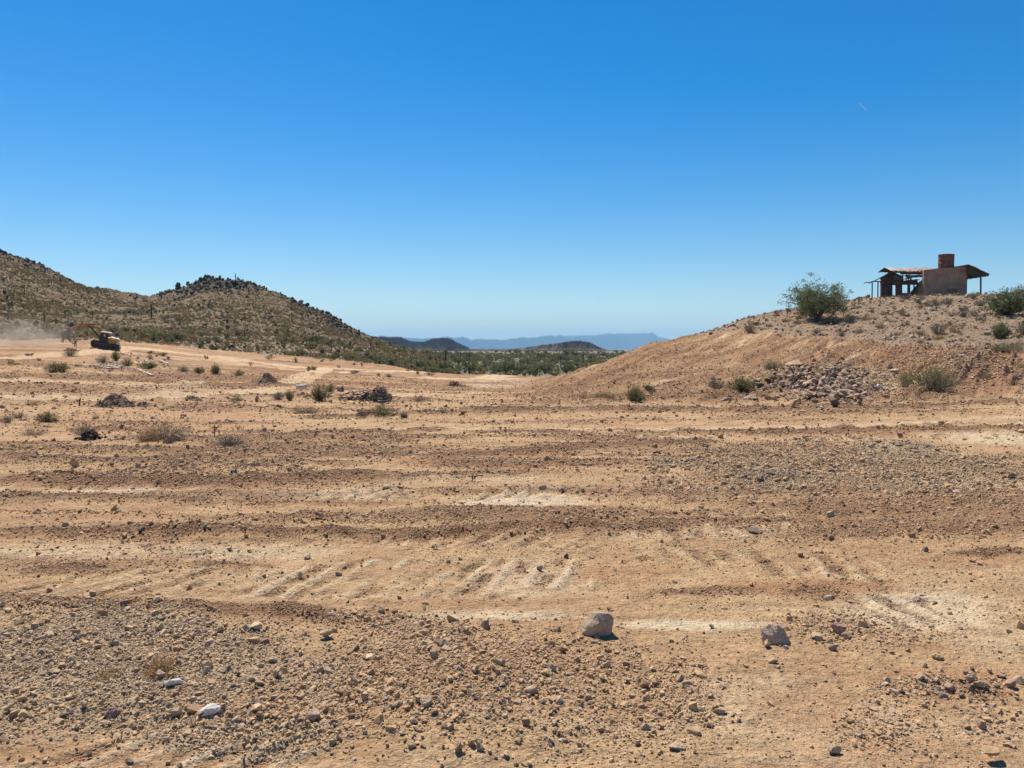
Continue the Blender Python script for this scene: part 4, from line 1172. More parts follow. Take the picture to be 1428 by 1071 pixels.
shrub(388, 558, 26, 13, 'ash', 'grey twiggy bush left of the upright green bush', var=0)
shrub(533, 580, 52, 18, 'yellow', 'low yellow-green bush below the brushwood heap', var=0)
shrub(563, 583, 14, 10, 'dusky', 'small dark green bush right of the low yellow-green one', var=0)
shrub(505, 581, 24, 12, 'ash', 'grey dead bush left of the low yellow-green one', var=1)
shrub(65, 589, 40, 16, 'creosote', 'green bush at far left above the tan dry bush', var=1)
shrub(27, 584, 26, 12, 'ash', 'dark dead bush near the left border', var=0)
shrub(8, 590, 24, 14, 'grey', 'grey bush cut by the left border', var=1)
shrub(228, 616, 90, 30, 'dry', 'wide tan dry bush in the left middle ground', var=0)
shrub(205, 616, 36, 20, 'gold', 'golden part-dry bush at the left of the wide tan bush', var=1)
shrub(237, 619, 24, 14, 'ash', 'dark grey twigs at the foot of the wide tan bush', var=1)
shrub(318, 623, 74, 20, 'ash', 'grey twiggy low bush beside the thin red stake', var=0)
shrub(118, 607, 46, 22, 'dry', 'tan dry bush behind the dark snag', var=1)
shrub(44, 608, 44, 14, 'dry', 'pale dry bush near the left border', var=0)
shrub(45, 566, 26, 8, 'dry', 'small dry plant above the green bush at far left', var=1)
shrub(134, 584, 16, 8, 'dry', 'small dry plant above the tan dry bush', var=1)
shrub(430, 577, 60, 14, 'dry', 'low pale dry bush below the upright green bush', var=0)
shrub(586, 560, 30, 10, 'dry', 'low dry plant on the wash in the middle', var=1)
shrub(600, 524, 20, 9, 'red', 'reddish twiggy plant by the pale wash', var=0)
shrub(222, 945, 66, 34, 'gold', 'orange dry grass clump in the grey gravel at lower left', var=0, name='dry_grass', cat='grass clump')
shrub(150, 950, 50, 22, 'gold', 'fainter yellow grass clump left of the orange one', var=1, name='dry_grass', cat='grass clump')
shrub(135, 988, 30, 12, 'gold', 'small thin yellow grass clump below the fainter one', var=0, name='dry_grass', cat='grass clump')
rg_ = random.Random(9)
for i in range(34):
    u = rg_.uniform(0, 620); v = rg_.uniform(492, 512) + max(0, u - 260) * .05
    if 110 < u < 190 and v < 500: continue
    kd = rg_.choice(['grey', 'creosote', 'dry', 'yellow'])
    shrub(u, v, rg_.uniform(6, 16), rg_.uniform(4, 8), kd, 'small %s bush on the flat below the left hills, %s part' % (KN[kd], ZN(u, v, (0, 490, 620, 530))), 'bushes on the cleared flat', var=i)

# --- green tree on the right hill, and trees of the valley
def tree_parts(seed, h, w, n_limb, n_leaf, leaf, multi=5):
    rg = np.random.default_rng(seed); lines = []; limbs = []; C = []
    for i in range(multi):
        az = 2 * math.pi * i / multi + rg.uniform(-.4, .4); q = rg.uniform(.15, .5)
        top = np.array([math.cos(az) * w * .5 * q, math.sin(az) * w * .5 * q, h * rg.uniform(.4, .6)])
        t = np.linspace(0, 1, 6)[:, None]; P = t * top + np.sin(t * 3.1) * rg.normal(0, .06, 3) * w * .5
        P[:, 2] = t[:, 0] * top[2]; lines.append((P, np.linspace(.11, .05, 6) * h / 4))
        for j in range(n_limb // multi):
            k = rg.uniform(1.5, 5); b0 = np.array([np.interp(k, range(6), P[:, a_]) for a_ in range(3)])
            az2 = az + rg.normal(0, .9); el = rg.uniform(-.15, 1.2); L = rg.uniform(.25, .5) * w
            e = b0 + np.array([math.cos(az2) * math.cos(el), math.sin(az2) * math.cos(el), math.sin(el) * .9]) * L
            rr_ = math.hypot(e[0], e[1]); lim = w * .5
            if rr_ > lim: e[:2] *= lim / rr_
            e[2] = min(max(e[2], h * .12), h * (1 - .45 * (math.hypot(e[0], e[1]) / lim) ** 2) * rg.uniform(.9, 1.05))
            m_ = (b0 + e) / 2 + rg.normal(0, .05, 3) * w * .4
            t4 = np.linspace(0, 1, 5)[:, None]; Q = (1 - t4) ** 2 * b0 + 2 * t4 * (1 - t4) * m_ + t4 * t4 * e
            limbs.append((Q, np.linspace(.035, .008, 5) * h / 4))
            for c in range(5):
                cc = Q[rg.integers(2, 5)] + rg.normal(0, .055, 3) * w; m = n_leaf // (n_limb * 5)
                C.append(cc + rg.normal(0, 1, (m, 3)) * np.array([.034, .034, .026]) * w * rg.uniform(.6, 1.3))
    C = np.vstack(C); C = C[C[:, 2] > .05]
    LV, LQ, tint = leaves(rg, C, leaf, .2, 1.6)
    return tubes(lines, 6), tubes(limbs, 4), (LV, LQ, tint)
M_bark = simple_mat('tree_bark', (.12, .10, .075), .9, var=.4, scale=4)
def tree(x, y, h, w, seed, label, name='tree', cat='tree', n_leaf=15000, leaf=.055, n_limb=70, mat=None, group=None, base=None):
    T, Lm, (LV, LQ, ti) = tree_parts(seed, h, w, n_limb, n_leaf, leaf)
    o = empty(name, (x, y, HGm(x, y, .4) - .05 if base is None else base)); tag(o, label, cat, group)
    link(bpy.data.objects.new('trunk', mesh_np('trunk', T[0], T[1].ravel(), np.full(len(T[1]), 4), M_bark, True)), o)
    link(bpy.data.objects.new('limbs', mesh_np('limbs', Lm[0], Lm[1].ravel(), np.full(len(Lm[1]), 4), M_bark)), o)
    fm = mesh_np('crown', LV, LQ.ravel(), np.full(len(LQ), 4), mat or L_palo); add_attr(fm, 'tint', ti)
    link(bpy.data.objects.new('crown', fm), o)
    return o
x, y, z, s = put(1152, 449)
tree(x, y + 1.8, 70 * s, 92 * s, 3, 'dark green mesquite tree with uneven crown alone on the right hill', n_leaf=17000, leaf=.06)

vt = []        # valley trees: light meshes, shared
for i in range(4):
    T, Lm, (LV, LQ, ti) = tree_parts(60 + i, 4.0, 5.0, 30, 1300, .2)
    V = np.vstack([LV, T[0], Lm[0]]); Q = np.concatenate([LQ.ravel(), (T[1] + len(LV)).ravel(), (Lm[1] + len(LV) + len(T[0])).ravel()])
    me = mesh_np('valley_tree', V, Q, np.full(len(Q) // 4, 4), L_palo); me.materials.append(M_bark)
    me.polygons.foreach_set('material_index', np.concatenate([np.zeros(len(LQ), int), np.ones(len(Q) // 4 - len(LQ), int)]))
    add_attr(me, 'tint', np.concatenate([ti, np.full(len(V) - len(LV), .5)])); vt.append(me)
VT = [(655, 516, 24, 17, 'tallest palo verde tree at the near edge of the valley scrub'), (724, 516, 20, 12, 'palo verde tree at the edge of the valley, right of the burnt stump'),
      (618, 512, 18, 12, 'palo verde tree left of the tallest valley tree'), (690, 514, 20, 9, 'low palo verde tree between the tallest valley tree and the stump'),
      (760, 517, 22, 12, 'palo verde tree near the foot of the graded slope'), (790, 512, 20, 11, 'palo verde tree touching the line of the graded slope'),
      (585, 507, 16, 9, 'small palo verde tree where the left hill runs out'), (560, 501, 12, 8, 'small round tree on the tail of the left hill'),
      (640, 505, 22, 9, 'tree in the valley behind the tallest one'), (706, 506, 24, 10, 'broad tree in the middle of the valley scrub')]
for i, (u, v, w, h, lb) in enumerate(VT):
    r = ray(u, v); D = 205. if v > 505 else 300.
    x, y = r[0] / r[1] * D, D; s = D / F
    z = max(float(HG(x, y)[0]) - .1, EYE - (v - 488) * s - .6)
    o = link(bpy.data.objects.new('palo_verde_tree', vt[i % 4])); o.location = (x, y, float(HG(x, y)[0]) - .1)
    hh = max(2.5, (EYE - (v - h - 488) * s) - o.location.z); o.scale = (w * s / 5, w * s / 5, hh / 4); tag(o, lb, 'tree')
x, y, z, s = put(712.5, 521); 

# --- saguaros: ribbed columns, some with arms
M_sag = simple_mat('saguaro_skin', (.075, .085, .05), .8, var=.35, scale=1.2)
def sag_mesh(seed, arms):
    rg = np.random.default_rng(seed); V = []; Q = []; off = 0
    def col(P, R, n=20):
        nonlocal off
        P = np.asarray(P, float); T = np.gradient(P, axis=0); T /= np.linalg.norm(T, axis=1)[:, None]
        A = np.cross(T, [0, 1, .001]); A /= np.linalg.norm(A, axis=1)[:, None]; B = np.cross(T, A)
        for k in range(n):
            an = 2 * math.pi * k / n; rr_ = np.asarray(R)[:, None] * (1.0 if k % 2 else .82)
            V.append(P + (A * math.cos(an) + B * math.sin(an)) * rr_)
        m = len(P); idx = off + np.arange(n)[:, None] * m + np.arange(m)[None, :]; nx = np.roll(idx, -1, axis=0)
        Q.append(np.stack([idx[:, :-1], nx[:, :-1], nx[:, 1:], idx[:, 1:]], -1).reshape(-1, 4)); off += n * m
    t = np.array([0, .1, .3, .5, .7, .85, .94, .98, 1.0])
    col(np.stack([.01 * np.sin(t * 4), 0 * t, t], -1), np.array([.034, .036, .04, .042, .043, .041, .034, .022, .002]))
    body = (np.vstack(V), np.vstack(Q)); out = [body]
    for a_ in range(arms):
        V = []; Q = []; off = 0; az = rg.uniform(0, .6) + math.pi * a_; h0 = rg.uniform(.35, .55); h1 = h0 + rg.uniform(.2, .4)
        c, s_ = math.cos(az), math.sin(az)
        pts = [(.0, h0), (.06, h0 + .01), (.11, h0 + .03), (.13, h0 + .08), (.135, h1 - .04), (.135, h1 - .01), (.135, h1)]
        col([(p * c, p * s_, q) for p, q in pts], [.02, .024, .026, .027, .027, .018, .002], 14)
        out.append((np.vstack(V), np.vstack(Q)))
    return [mesh_np('saguaro', v, q.ravel(), np.full(len(q), 4), M_sag, False) for v, q in out]
SAG = [sag_mesh(i, n) for i, n in enumerate((0, 1, 2, 0, 2))]
def saguaro(u, v, h, label, var=0, group=None, dmax=3000., fix=None):
    x, y, z, s = put(u, v, dmax) if fix is None else (*fix, None, None)
    if fix is not None: z = float(HG(x, y)[0]); s = y / F
    Hh = h * s
    ms = SAG[var % 5]; o = link(bpy.data.objects.new('saguaro', ms[0])); o.location = (x, y, z - .15); o.scale = (Hh * 1.25, Hh * 1.25, Hh)
    o.rotation_euler = (random.gauss(0, .015), random.gauss(0, .015), random.uniform(-.4, .4))
    for m in ms[1:]: link(bpy.data.objects.new('arm', m), o)
    tag(o, label, 'cactus', group)
    return o
for u, v, h, lb, va in [
  (328.5, 393, 12, 'tallest saguaro standing on the summit of the rounded hill', 0), (338, 393, 7, 'thin short saguaro right of the summit saguaro', 3),
  (273, 397, 8, 'small saguaro on the left shoulder of the rounded hill', 3), (211, 443, 20, 'large saguaro with an arm below the saddle between the two hills', 1),
  (407, 450, 15, 'saguaro in the middle of the right flank of the rounded hill', 0), (341, 472, 14, 'saguaro low on the front of the rounded hill', 1),
  (462, 491, 17, 'saguaro with arms near the foot of the hill tail', 2), (485, 452, 7, 'small saguaro on the ridge line right of the rounded hill', 3),
  (510, 466.5, 10, 'saguaro on the skyline at the end of the ridge', 0), (517, 488, 13, 'saguaro on the slope below the skyline one', 3),
  (520.5, 489, 9, 'short saguaro just right of the one below the skyline', 0), (34, 411, 12, 'saguaro high on the left hill', 3), (30.5, 426, 7, 'short saguaro under the highest one on the left hill', 0),
  (62, 449, 13, 'saguaro on the lower left hill above the excavator arm', 0), (91, 443, 12, 'saguaro above the excavator boom', 3), (128.5, 445, 13, 'saguaro above the excavator cab', 2),
  (72, 396, 7, 'small saguaro on the left hill flank near the skyline', 0), (66.5, 377, 6, 'saguaro on the skyline of the left hill', 3), (186, 440, 8, 'short saguaro left of the large one below the saddle', 3),
  (371, 432, 7, 'small saguaro on the upper front of the rounded hill', 0), (467, 500, 8, 'short saguaro at the foot of the hill tail beside the armed one', 3), (437, 472, 8, 'small saguaro on the lower right flank of the rounded hill', 0),
  (541, 492, 7, 'small saguaro where the ridge meets the plain', 0), (148, 436, 7, 'small saguaro under the saddle at left', 0), (104, 425, 7, 'small saguaro on the mid slope of the left hill', 3)]:
    saguaro(u, v, h, lb, va)
for i, (u, top, D, h) in enumerate([(608, 498, 260, 5), (621.7, 493, 250, 6.5), (782, 495, 330, 6), (813, 493, 330, 6.5), (749.6, 495, 380, 5.5), (672, 496, 420, 6), (595, 494, 320, 5), (736, 499, 300, 4.5), (700, 495, 420, 5.5), (642, 494, 480, 6), (770, 494, 450, 6), (725, 493, 520, 7), (682, 493, 600, 7), (828, 491, 420, 6), (799, 493, 520, 6)]):
    x = (u - CU) / F * D
    o = saguaro(0, 0, h * F / D, ['saguaro at the left end of the valley scrub', 'tall saguaro left of the tallest valley tree', 'saguaro near the graded slope in the valley', 'tall saguaro touching the line of the graded slope'][i] if i < 4 else 'small distant saguaro sticking out of the valley scrub', (0, 3, 1)[i % 3],
                None if i < 4 else 'distant saguaros in the valley', fix=(x, D))
    zt = EYE - (top - 488) * D / F; hz_ = max(3.0, zt - o.location.z); o.scale = (hz_ * 1.25, hz_ * 1.25, hz_)
# burnt stump
x, y, z, s = put(712.5, 520.5)
st = sag_mesh(9, 0)[0]; M_char = simple_mat('charred_wood', (.03, .026, .022), .9); st.materials.clear(); st.materials.append(M_char)
o = link(bpy.data.objects.new('burnt_stump', st)); o.location = (x, y, z - .1); o.scale = (5, 5, 6.5 * s); tag(o, 'black burnt stump at the edge of the pale wash in the middle', 'stump')

# --- scrub that nobody could count
def scrub(name, n, d0, d1, weight, kinds, size, half=37., expo=1., seed=0):
    x, y, d = wedge(n, d0, d1, half)
    if expo != 1:
        th = np.arctan2(x, y); q = RNG.random(n); d = (d0 ** expo + q * (d1 ** expo - d0 ** expo)) ** (1 / expo); x, y = d * np.sin(th), d * np.cos(th)
    ft = feat(x, y); k = RNG.random(n) < weight(ft, x, y); x, y, d = x[k], y[k], d[k]; n = len(x)
    S = size * RNG.uniform(.5, 1.35, n) * (.8 + .5 * sstep(-.3, .4, fbm(x / 20, y / 20, 400, 3)))
    P = np.column_stack([x, y, HG(x, y) - .05]); pr = []
    for kd in kinds: pr += [proto('scrub', m) for m in (FARM[kd] if kd != 'tree' else vt)]
    sc_ = S[:, None] * np.column_stack([RNG.uniform(.6, .9, n), RNG.uniform(.6, .9, n), RNG.uniform(.7, 1.2, n)])
    print(name, n)
    idx = RNG.integers(0, len(pr), n)
    return scatter(name, P, np.column_stack([np.zeros(n), np.zeros(n), RNG.uniform(0, 6.28, n)]), sc_, idx, pr)
far_l = lambda x: (x < 60)
scrub('hillside_scrub', 170000, 115, 520, lambda f, x, y: np.clip(f['nat'] * (f['u'] < 620) * (.85 - .55 * f['crest']) * (.55 + .6 * sstep(-.3, .3, fbm(x / 9, y / 9, 401, 3))), 0, 1), ['grey', 'dry', 'yellow', 'grey', 'dry', 'grey'], .55)
scrub('hillside_bushes', 8000, 125, 520, lambda f, x, y: np.clip(f['nat'] * (f['u'] < 620) * (.25 + .9 * sstep(.05, .5, fbm(x / 25, y / 25, 402, 3)) + 1.2 * sstep(486, 470, -f['v'] + 2 * 478) * 0) * (1 - .4 * f['crest']), 0, 1), ['creosote', 'dusky', 'creosote', 'yellow'], 1.15)
scrub('foot_scrub', 4200, 125, 260, lambda f, x, y: np.clip(f['nat'] * (f['u'] < 640) * sstep(9, 3, H0(x, y) * 1.) * (.15 + .6 * sstep(-.2, .4, fbm(x / 14, y / 14, 408, 3))), 0, 1), ['creosote', 'dusky', 'yellow', 'grey', 'creosote'], 1.5)
scrub('valley_scrub', 8000, 165, 900, lambda f, x, y: np.clip(f['valley'] * f['nat'] * (.6 + .8 * sstep(-.3, .4, fbm(x / 30, y / 30, 403, 3))), 0, 1), ['creosote', 'yellow', 'grey', 'yellow', 'grey', 'dusky'], 1.6, 24., 1.3)
scrub('valley_thicket', 650, 190, 1600, lambda f, x, y: np.clip(f['valley'] * f['nat'], 0, 1), ['tree'], .85, 24., 1.3)
scrub('hilltop_scrub', 5200, 40, 110, lambda f, x, y: np.clip(f['natR'] * (.25 + .9 * sstep(-.2, .5, fbm(x / 3, y / 3, 404, 3))), 0, 1), ['dry', 'grey', 'ash'], .30)
# ---------------------------------------------------------------- built things
def at(u, v, y):                       # world point on the plane y = const seen at (u, v)
    r = ray(u, v); t = y / r[1]
    return np.array([r[0] * t, y, EYE + r[2] * t])

DV = [np.array([0., 1., 0.])]
def prism(pts, depth, mat, name, parent=None, org=None):
    """outline pts (world, on one plane facing -y) pushed back by depth along +y"""
    o3 = np.zeros(3) if org is None else org
    P = np.array(pts) - o3; n = len(P); B = P + DV[0] * depth
    me = bpy.data.meshes.new(name)
    faces = [list(range(n)), list(range(2 * n - 1, n - 1, -1))] + [[i, i + n, (i + 1) % n + n, (i + 1) % n] for i in range(n)]
    me.from_pydata([tuple(p) for p in np.vstack([P, B])], [], faces)
    bm = bmesh.new(); bm.from_mesh(me); bmesh.ops.recalc_face_normals(bm, faces=bm.faces); bmesh.ops.triangulate(bm, faces=[f for f in bm.faces if len(f.verts) > 4]); bm.to_mesh(me); bm.free()
    me.materials.append(mat)
    return link(bpy.data.objects.new(name, me), parent)

def beam(a, b_, w, mat, name, parent, org, h=None):
    """square timber from a to b"""
    a = Vector(a - org); b_ = Vector(b_ - org); h = h or w
    d = b_ - a; L = d.length; q = d.to_track_quat('Z', 'Y')
    me = bpy.data.meshes.new(name); bm = bmesh.new(); bmesh.ops.create_cube(bm, size=1.0)
    bmesh.ops.scale(bm, vec=(w, h, L), verts=bm.verts); bmesh.ops.bevel(bm, geom=bm.edges[:], offset=min(w, h) * .08, segments=1, affect='EDGES')
    bmesh.ops.transform(bm, matrix=Matrix.Translation((a + b_) / 2) @ q.to_matrix().to_4x4(), verts=bm.verts)
    bm.to_mesh(me); bm.free(); me.materials.append(mat)
    return link(bpy.data.objects.new(name, me), parent)

def sheet(P4, th, mat, name, parent, org, corr=0.04, nx=40, ny=8, sag=.05, seed=1):
    """corrugated metal sheet between four corners (front-left, front-right, back-right, back-left)"""
    P4 = [np.array(p) - org for p in P4]
    s, t = np.meshgrid(np.linspace(0, 1, nx), np.linspace(0, 1, ny), indexing='ij')
    P = ((1 - s) * (1 - t))[..., None] * P4[0] + (s * (1 - t))[..., None] * P4[1] + (s * t)[..., None] * P4[2] + ((1 - s) * t)[..., None] * P4[3]
    P[..., 2] += corr * ((np.arange(nx) % 2)[:, None] - .5) + sag * fbm(s * 3 + seed, t * 3, seed, 3)
    top = P.reshape(-1, 3); bot = top - np.array([0, 0, th])
    a = (np.arange(nx - 1)[:, None] * ny + np.arange(ny - 1)[None, :]).ravel(); n = nx * ny
    q = np.stack([a, a + ny, a + ny + 1, a + 1], -1); q2 = q[:, ::-1] + n
    rim = list(range(0, ny)) + [ny * k + ny - 1 for k in range(1, nx)] + [ny * (nx - 1) + k for k in range(ny - 2, -1, -1)] + [ny * k for k in range(nx - 2, 0, -1)]
    rq = np.array([[rim[i], rim[(i + 1) % len(rim)], rim[(i + 1) % len(rim)] + n, rim[i] + n] for i in range(len(rim))])
    Q = np.vstack([q, q2, rq])
    me = mesh_np(name, np.vstack([top, bot]), Q.ravel(), np.full(len(Q), 4), mat)
    return link(bpy.data.objects.new(name, me), parent)

M_block = simple_mat('weathered_block_wall', (.38, .25, .17), .9, var=.28, scale=1.1, bump=.03, bscale=9, col2=(.24, .165, .125))
M_blockdark = simple_mat('dark_block_wall', (.12, .085, .07), .9, var=.5, scale=1.5, bump=.03, bscale=9)  # darker block of the right, back and doorway walls
M_wood = simple_mat('old_dark_timber', (.10, .07, .055), .85, var=.4, scale=3)
M_plank = simple_mat('grey_wood_siding', (.16, .125, .105), .85, var=.4, scale=2.5)
M_tin = simple_mat('pale_roof_tin', (.52, .40, .33), .6, var=.4, scale=1.6, col2=(.26, .15, .10))
M_rust = simple_mat('rusty_tank_steel', (.20, .095, .07), .75, var=.45, scale=1.8, col2=(.12, .06, .048))
M_paint = simple_mat('dark_spray_paint', (.05, .04, .045), .8)
M_patch = simple_mat('mortar_patch', (.40, .30, .25), .9)

yh = 88.0
def house():
    y = yh
    o = at(1319, 413.5, y); base = float(HG(o[0], o[1])[0]); org = np.array([o[0], o[1], base])
    root = empty('ruined_house', tuple(org)); tag(root, 'ruined desert house of bare block with sagging tin roof on the right hill', 'house')
    A = lambda u, v, dy=0.: at(u, v, y + dy)
    low = lambda u, dy=0.: np.array([A(u, 413, dy)[0], y + dy, min(A(u, 414.5, dy)[2], float(HG(A(u, 413, dy)[0], y + dy)[0]) - .15)])
    # front block wall
    w = prism([low(1288.2), low(1348.3), A(1349.4, 371.2), A(1340, 371.9), A(1329.3, 373), A(1309, 374.6), A(1298, 375.6), A(1288.6, 376.8)], .35, M_block, 'wall', root, org)
    # dark graffiti strokes, slightly proud of the block wall
    g = []
    for (u0, v0, u1, v1) in [(1321, 404, 1323.5, 407.5), (1322.5, 402, 1325.5, 406.5), (1325, 401, 1324, 408), (1326.5, 405, 1330, 402), (1327, 408, 1331.5, 403.5), (1329.5, 406, 1334, 404.5), (1332, 401.5, 1334.5, 407.5)]:
        gg = beam(A(u0, v0, -.012), A(u1, v1, -.012), .07, M_paint, 'graffiti', w, org, .02); 
    prism([A(1312, 392, -.02), A(1314.3, 392, -.02), A(1314.5, 388.8, -.02), A(1312.3, 389, -.02)], .03, M_patch, 'mortar_patch', w, org)
    # right side wall and back wall
    pr = [low(1348.3) + [0, .36, 0], A(1349.4, 371.4) + [0, .36, 0]]
    def sidewall(x0, y0, y1, z0a, z0b, z1a, z1b, mat, th=.3):
        V = [(x0, y0, z0a), (x0, y1, z0b), (x0, y1, z1b), (x0, y0, z1a)]; V = np.array(V) - org
        me = bpy.data.meshes.new('wall'); W = V - np.array([th, 0, 0])
        me.from_pydata([tuple(p) for p in np.vstack([V, W])], [], [(0, 1, 2, 3), (7, 6, 5, 4), (0, 4, 5, 1), (1, 5, 6, 2), (2, 6, 7, 3), (3, 7, 4, 0)])
        me.materials.append(mat); return link(bpy.data.objects.new('wall', me), root)
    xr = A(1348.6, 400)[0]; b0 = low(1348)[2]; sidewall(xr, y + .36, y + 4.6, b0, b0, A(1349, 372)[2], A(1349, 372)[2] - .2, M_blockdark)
    xl = A(1288.4, 400)[0]; lw = sidewall(xl + .32, y + .36, y + 2.5, b0, b0, A(1288, 388)[2], A(1288, 410)[2], M_block)
    xb0 = A(1315, 400)[0]
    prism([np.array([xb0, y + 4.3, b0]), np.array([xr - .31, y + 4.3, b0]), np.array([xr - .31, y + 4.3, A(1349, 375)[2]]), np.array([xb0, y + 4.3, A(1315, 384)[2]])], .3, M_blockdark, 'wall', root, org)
    # fallen timbers against the ruined side wall
    for (u0, v0, u1, v1, d0) in [(1272, 408.5, 1288, 388.5, 1.2), (1270.5, 408, 1284, 392.5, 1.8)]:
        beam(A(u0, v0, d0), A(u1, v1, d0), .14, M_wood, 'fallen_beam', root, org)
    prism([A(1272, 412, 2.2), A(1288, 412, 2.2), A(1288, 389.5, 2.2), A(1281, 394, 2.2)], .12, M_blockdark, 'fallen_panel', root, org)
    # right roof overhang
    zr = A(1347.6, 368.6)[2]; xre = A(1377.2, 382.6)[0]; ze = A(1377.2, 382.6)[2]; xr0 = A(1346.8, 369)[0]
    sheet([np.array([xr0, y - .5, zr]), np.array([xre, y - .5, ze]), np.array([xre, y + 5, ze]), np.array([xr0, y + 5, zr])], .05, M_tin, 'roof', root, org, corr=.04, nx=24, ny=10)
    sheet([np.array([xr0 - .1, y - .45, zr - .07]), np.array([xre - .1, y - .45, ze - .07]), np.array([xre - .1, y + 4.9, ze - .07]), np.array([xr0 - .1, y + 4.9, zr - .07])], .06, M_wood, 'roof_boards', root, org, corr=0., nx=10, ny=6, sag=.01)
    for k in range(7):
        yy = y - .4 + k * .85
        beam(np.array([xr0 + .05, yy, zr - .2]), np.array([xre - .15, yy, ze - .2]), .1, M_wood, 'rafter', root, org, .16)
        beam(np.array([xr0 + .2, yy, A(1350, 385)[2] + .08]), np.array([xre - .4, yy, ze - .24]), .08, M_wood, 'joist', root, org, .14)
    prism([A(1349.6, 385, -.35), A(1363, 385.3, -.35), A(1372, 383.6, -.35), A(1362, 376.5, -.35), A(1349.8, 370.8, -.35)], .06, M_wood, 'gable_boards', root, org)
    beam(A(1367.8, 412.8, -.3), A(1368, 384, -.3), .11, M_wood, 'post', root, org)
    beam(A(1367.4, 412.8, 4.5), A(1367.4, 386, 4.5), .11, M_wood, 'post', root, org)
    beam(A(1361.5, 412.3, -.3), A(1369, 412.3, -.3), .14, M_wood, 'sill_beam', root, org)
    # reddish coping on the block
    beam(A(1330, 372.3, .15), A(1348.8, 370.6, .15), .42, M_rust, 'coping', root, org, .08)
    # left roof: ridge behind, pale slope towards the viewer
    sheet([A(1241, 377.0, 1.0), A(1288.5, 378.2, 1.0), A(1309, 374.2, 5.2), A(1233.4, 372.9, 5.2)], .05, M_tin, 'roof', root, org, corr=.03, nx=60, ny=10, sag=.18, seed=5)
    sheet([A(1224.5, 379.2, .6), A(1241.5, 377.2, .9), A(1234, 373.0, 5.2), A(1229, 376.6, 5.2)], .07, M_wood, 'roof_boards', root, org, corr=0.0, nx=12, ny=6, sag=.03)
    prism([A(1224.5, 379.3, .95), A(1233.4, 373.2, .95), A(1242, 377.3, .95), A(1250, 379.6, .95), A(1236, 379.9, .95)], .08, M_wood, 'gable_boards', root, org)
    beam(A(1238, 379.2, 1.1), A(1288.4, 380.0, 1.1), .16, M_wood, 'plate', root, org, .16)
    beam(A(1256, 381.2, 1.3), A(1288.4, 381.5, 1.3), .16, M_wood, 'plate', root, org, .20)
    for u in (1244, 1249.5, 1255.5, 1261, 1267.5, 1273.5, 1279, 1284, 1287):
        beam(A(u, 381.2, 1.2), A(u + .5, 377.4, 1.2), .11, M_wood, 'rafter', root, org)
    for k in range(9):
        u = 1243 + 5.4 * k
        beam(A(u, 378.4, 1.2), A(u + 1.0, 374.9, 5.0), .08, M_wood, 'rafter', root, org, .13)
    # left wall with doorway
    d = 1.6
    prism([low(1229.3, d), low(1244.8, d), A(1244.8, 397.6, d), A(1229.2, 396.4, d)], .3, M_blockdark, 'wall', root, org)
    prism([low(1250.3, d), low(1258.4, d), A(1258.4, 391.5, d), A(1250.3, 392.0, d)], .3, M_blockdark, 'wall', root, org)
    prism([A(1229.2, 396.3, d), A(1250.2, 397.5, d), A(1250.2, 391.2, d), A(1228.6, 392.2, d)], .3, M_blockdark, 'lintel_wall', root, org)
    # wooden gable above
    for i, (u0, u1, va, vb) in enumerate([(1228.4, 1233, 388.6, 385.6), (1233.1, 1237.3, 385.5, 382.6), (1237.4, 1241.8, 382.5, 380.0), (1241.9, 1246.5, 379.9, 381.1), (1246.6, 1251.5, 381.2, 382.8), (1251.6, 1258.3, 382.9, 385.5)]):
        prism([A(u0, 391.0, d + .05), A(u1 - .15, 391.0, d + .05), A(u1 - .15, vb, d + .05), A(u0, va, d + .05)], .06, M_plank, 'plank', root, org)
    beam(A(1227.6, 389.2, d - .1), A(1241.6, 379.6, d - .1), .16, M_wood, 'rafter', root, org)
    beam(A(1241.6, 379.6, d - .1), A(1259, 386.0, d - .1), .16, M_wood, 'rafter', root, org)
    beam(A(1239.5, 391, d - .1), A(1239.5, 380.5, d - .1), .13, M_wood, 'stud', root, org)
    beam(A(1244.7, 391, d - .1), A(1244.7, 381, d - .1), .13, M_wood, 'stud', root, org)
    beam(A(1228.5, 391.8, d - .08), A(1259, 391.2, d - .08), .14, M_wood, 'plate', root, org)
    # frame with two openings
    beam(A(1258, 394.2, d), A(1279, 394.2, d), .34, M_wood, 'lintel', root, org, .46)
    beam(A(1267.3, 411.5, d), A(1267.3, 395, d), .24, M_wood, 'post', root, org)
    beam(A(1274.6, 411.5, d), A(1274.6, 395, d), .12, M_wood, 'post', root, org)
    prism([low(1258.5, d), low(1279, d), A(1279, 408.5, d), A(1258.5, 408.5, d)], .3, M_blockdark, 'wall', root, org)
    for a_ in [(1259, 391.5, 1259, 382), (1263.6, 391.5, 1263.6, 382.5), (1267, 391.5, 1266, 383), (1270, 391, 1271, 387), (1259, 385, 1270, 383.2), (1263.5, 384.5, 1272, 391), (1258.5, 389.5, 1266, 388.6)]:
        beam(A(a_[0], a_[1], d + .1), A(a_[2], a_[3], d + .1), .09, M_wood, 'stud', root, org)
    # slumped lower roof sheet
    sheet([A(1265, 387.5, 2.6), A(1288, 386.6, 2.6), A(1291, 383.0, 5.0), A(1264.5, 383.2, 5.0)], .04, M_tin, 'slumped_roof_sheet', root, org, corr=.03, nx=30, ny=8, sag=.15, seed=8)
    sheet([A(1261, 392.3, 3.0), A(1281, 391.6, 3.0), A(1283, 389.6, 4.6), A(1262, 390.4, 4.6)], .04, M_tin, 'slumped_roof_sheet', root, org, corr=.03, nx=26, ny=6, sag=.2, seed=18)
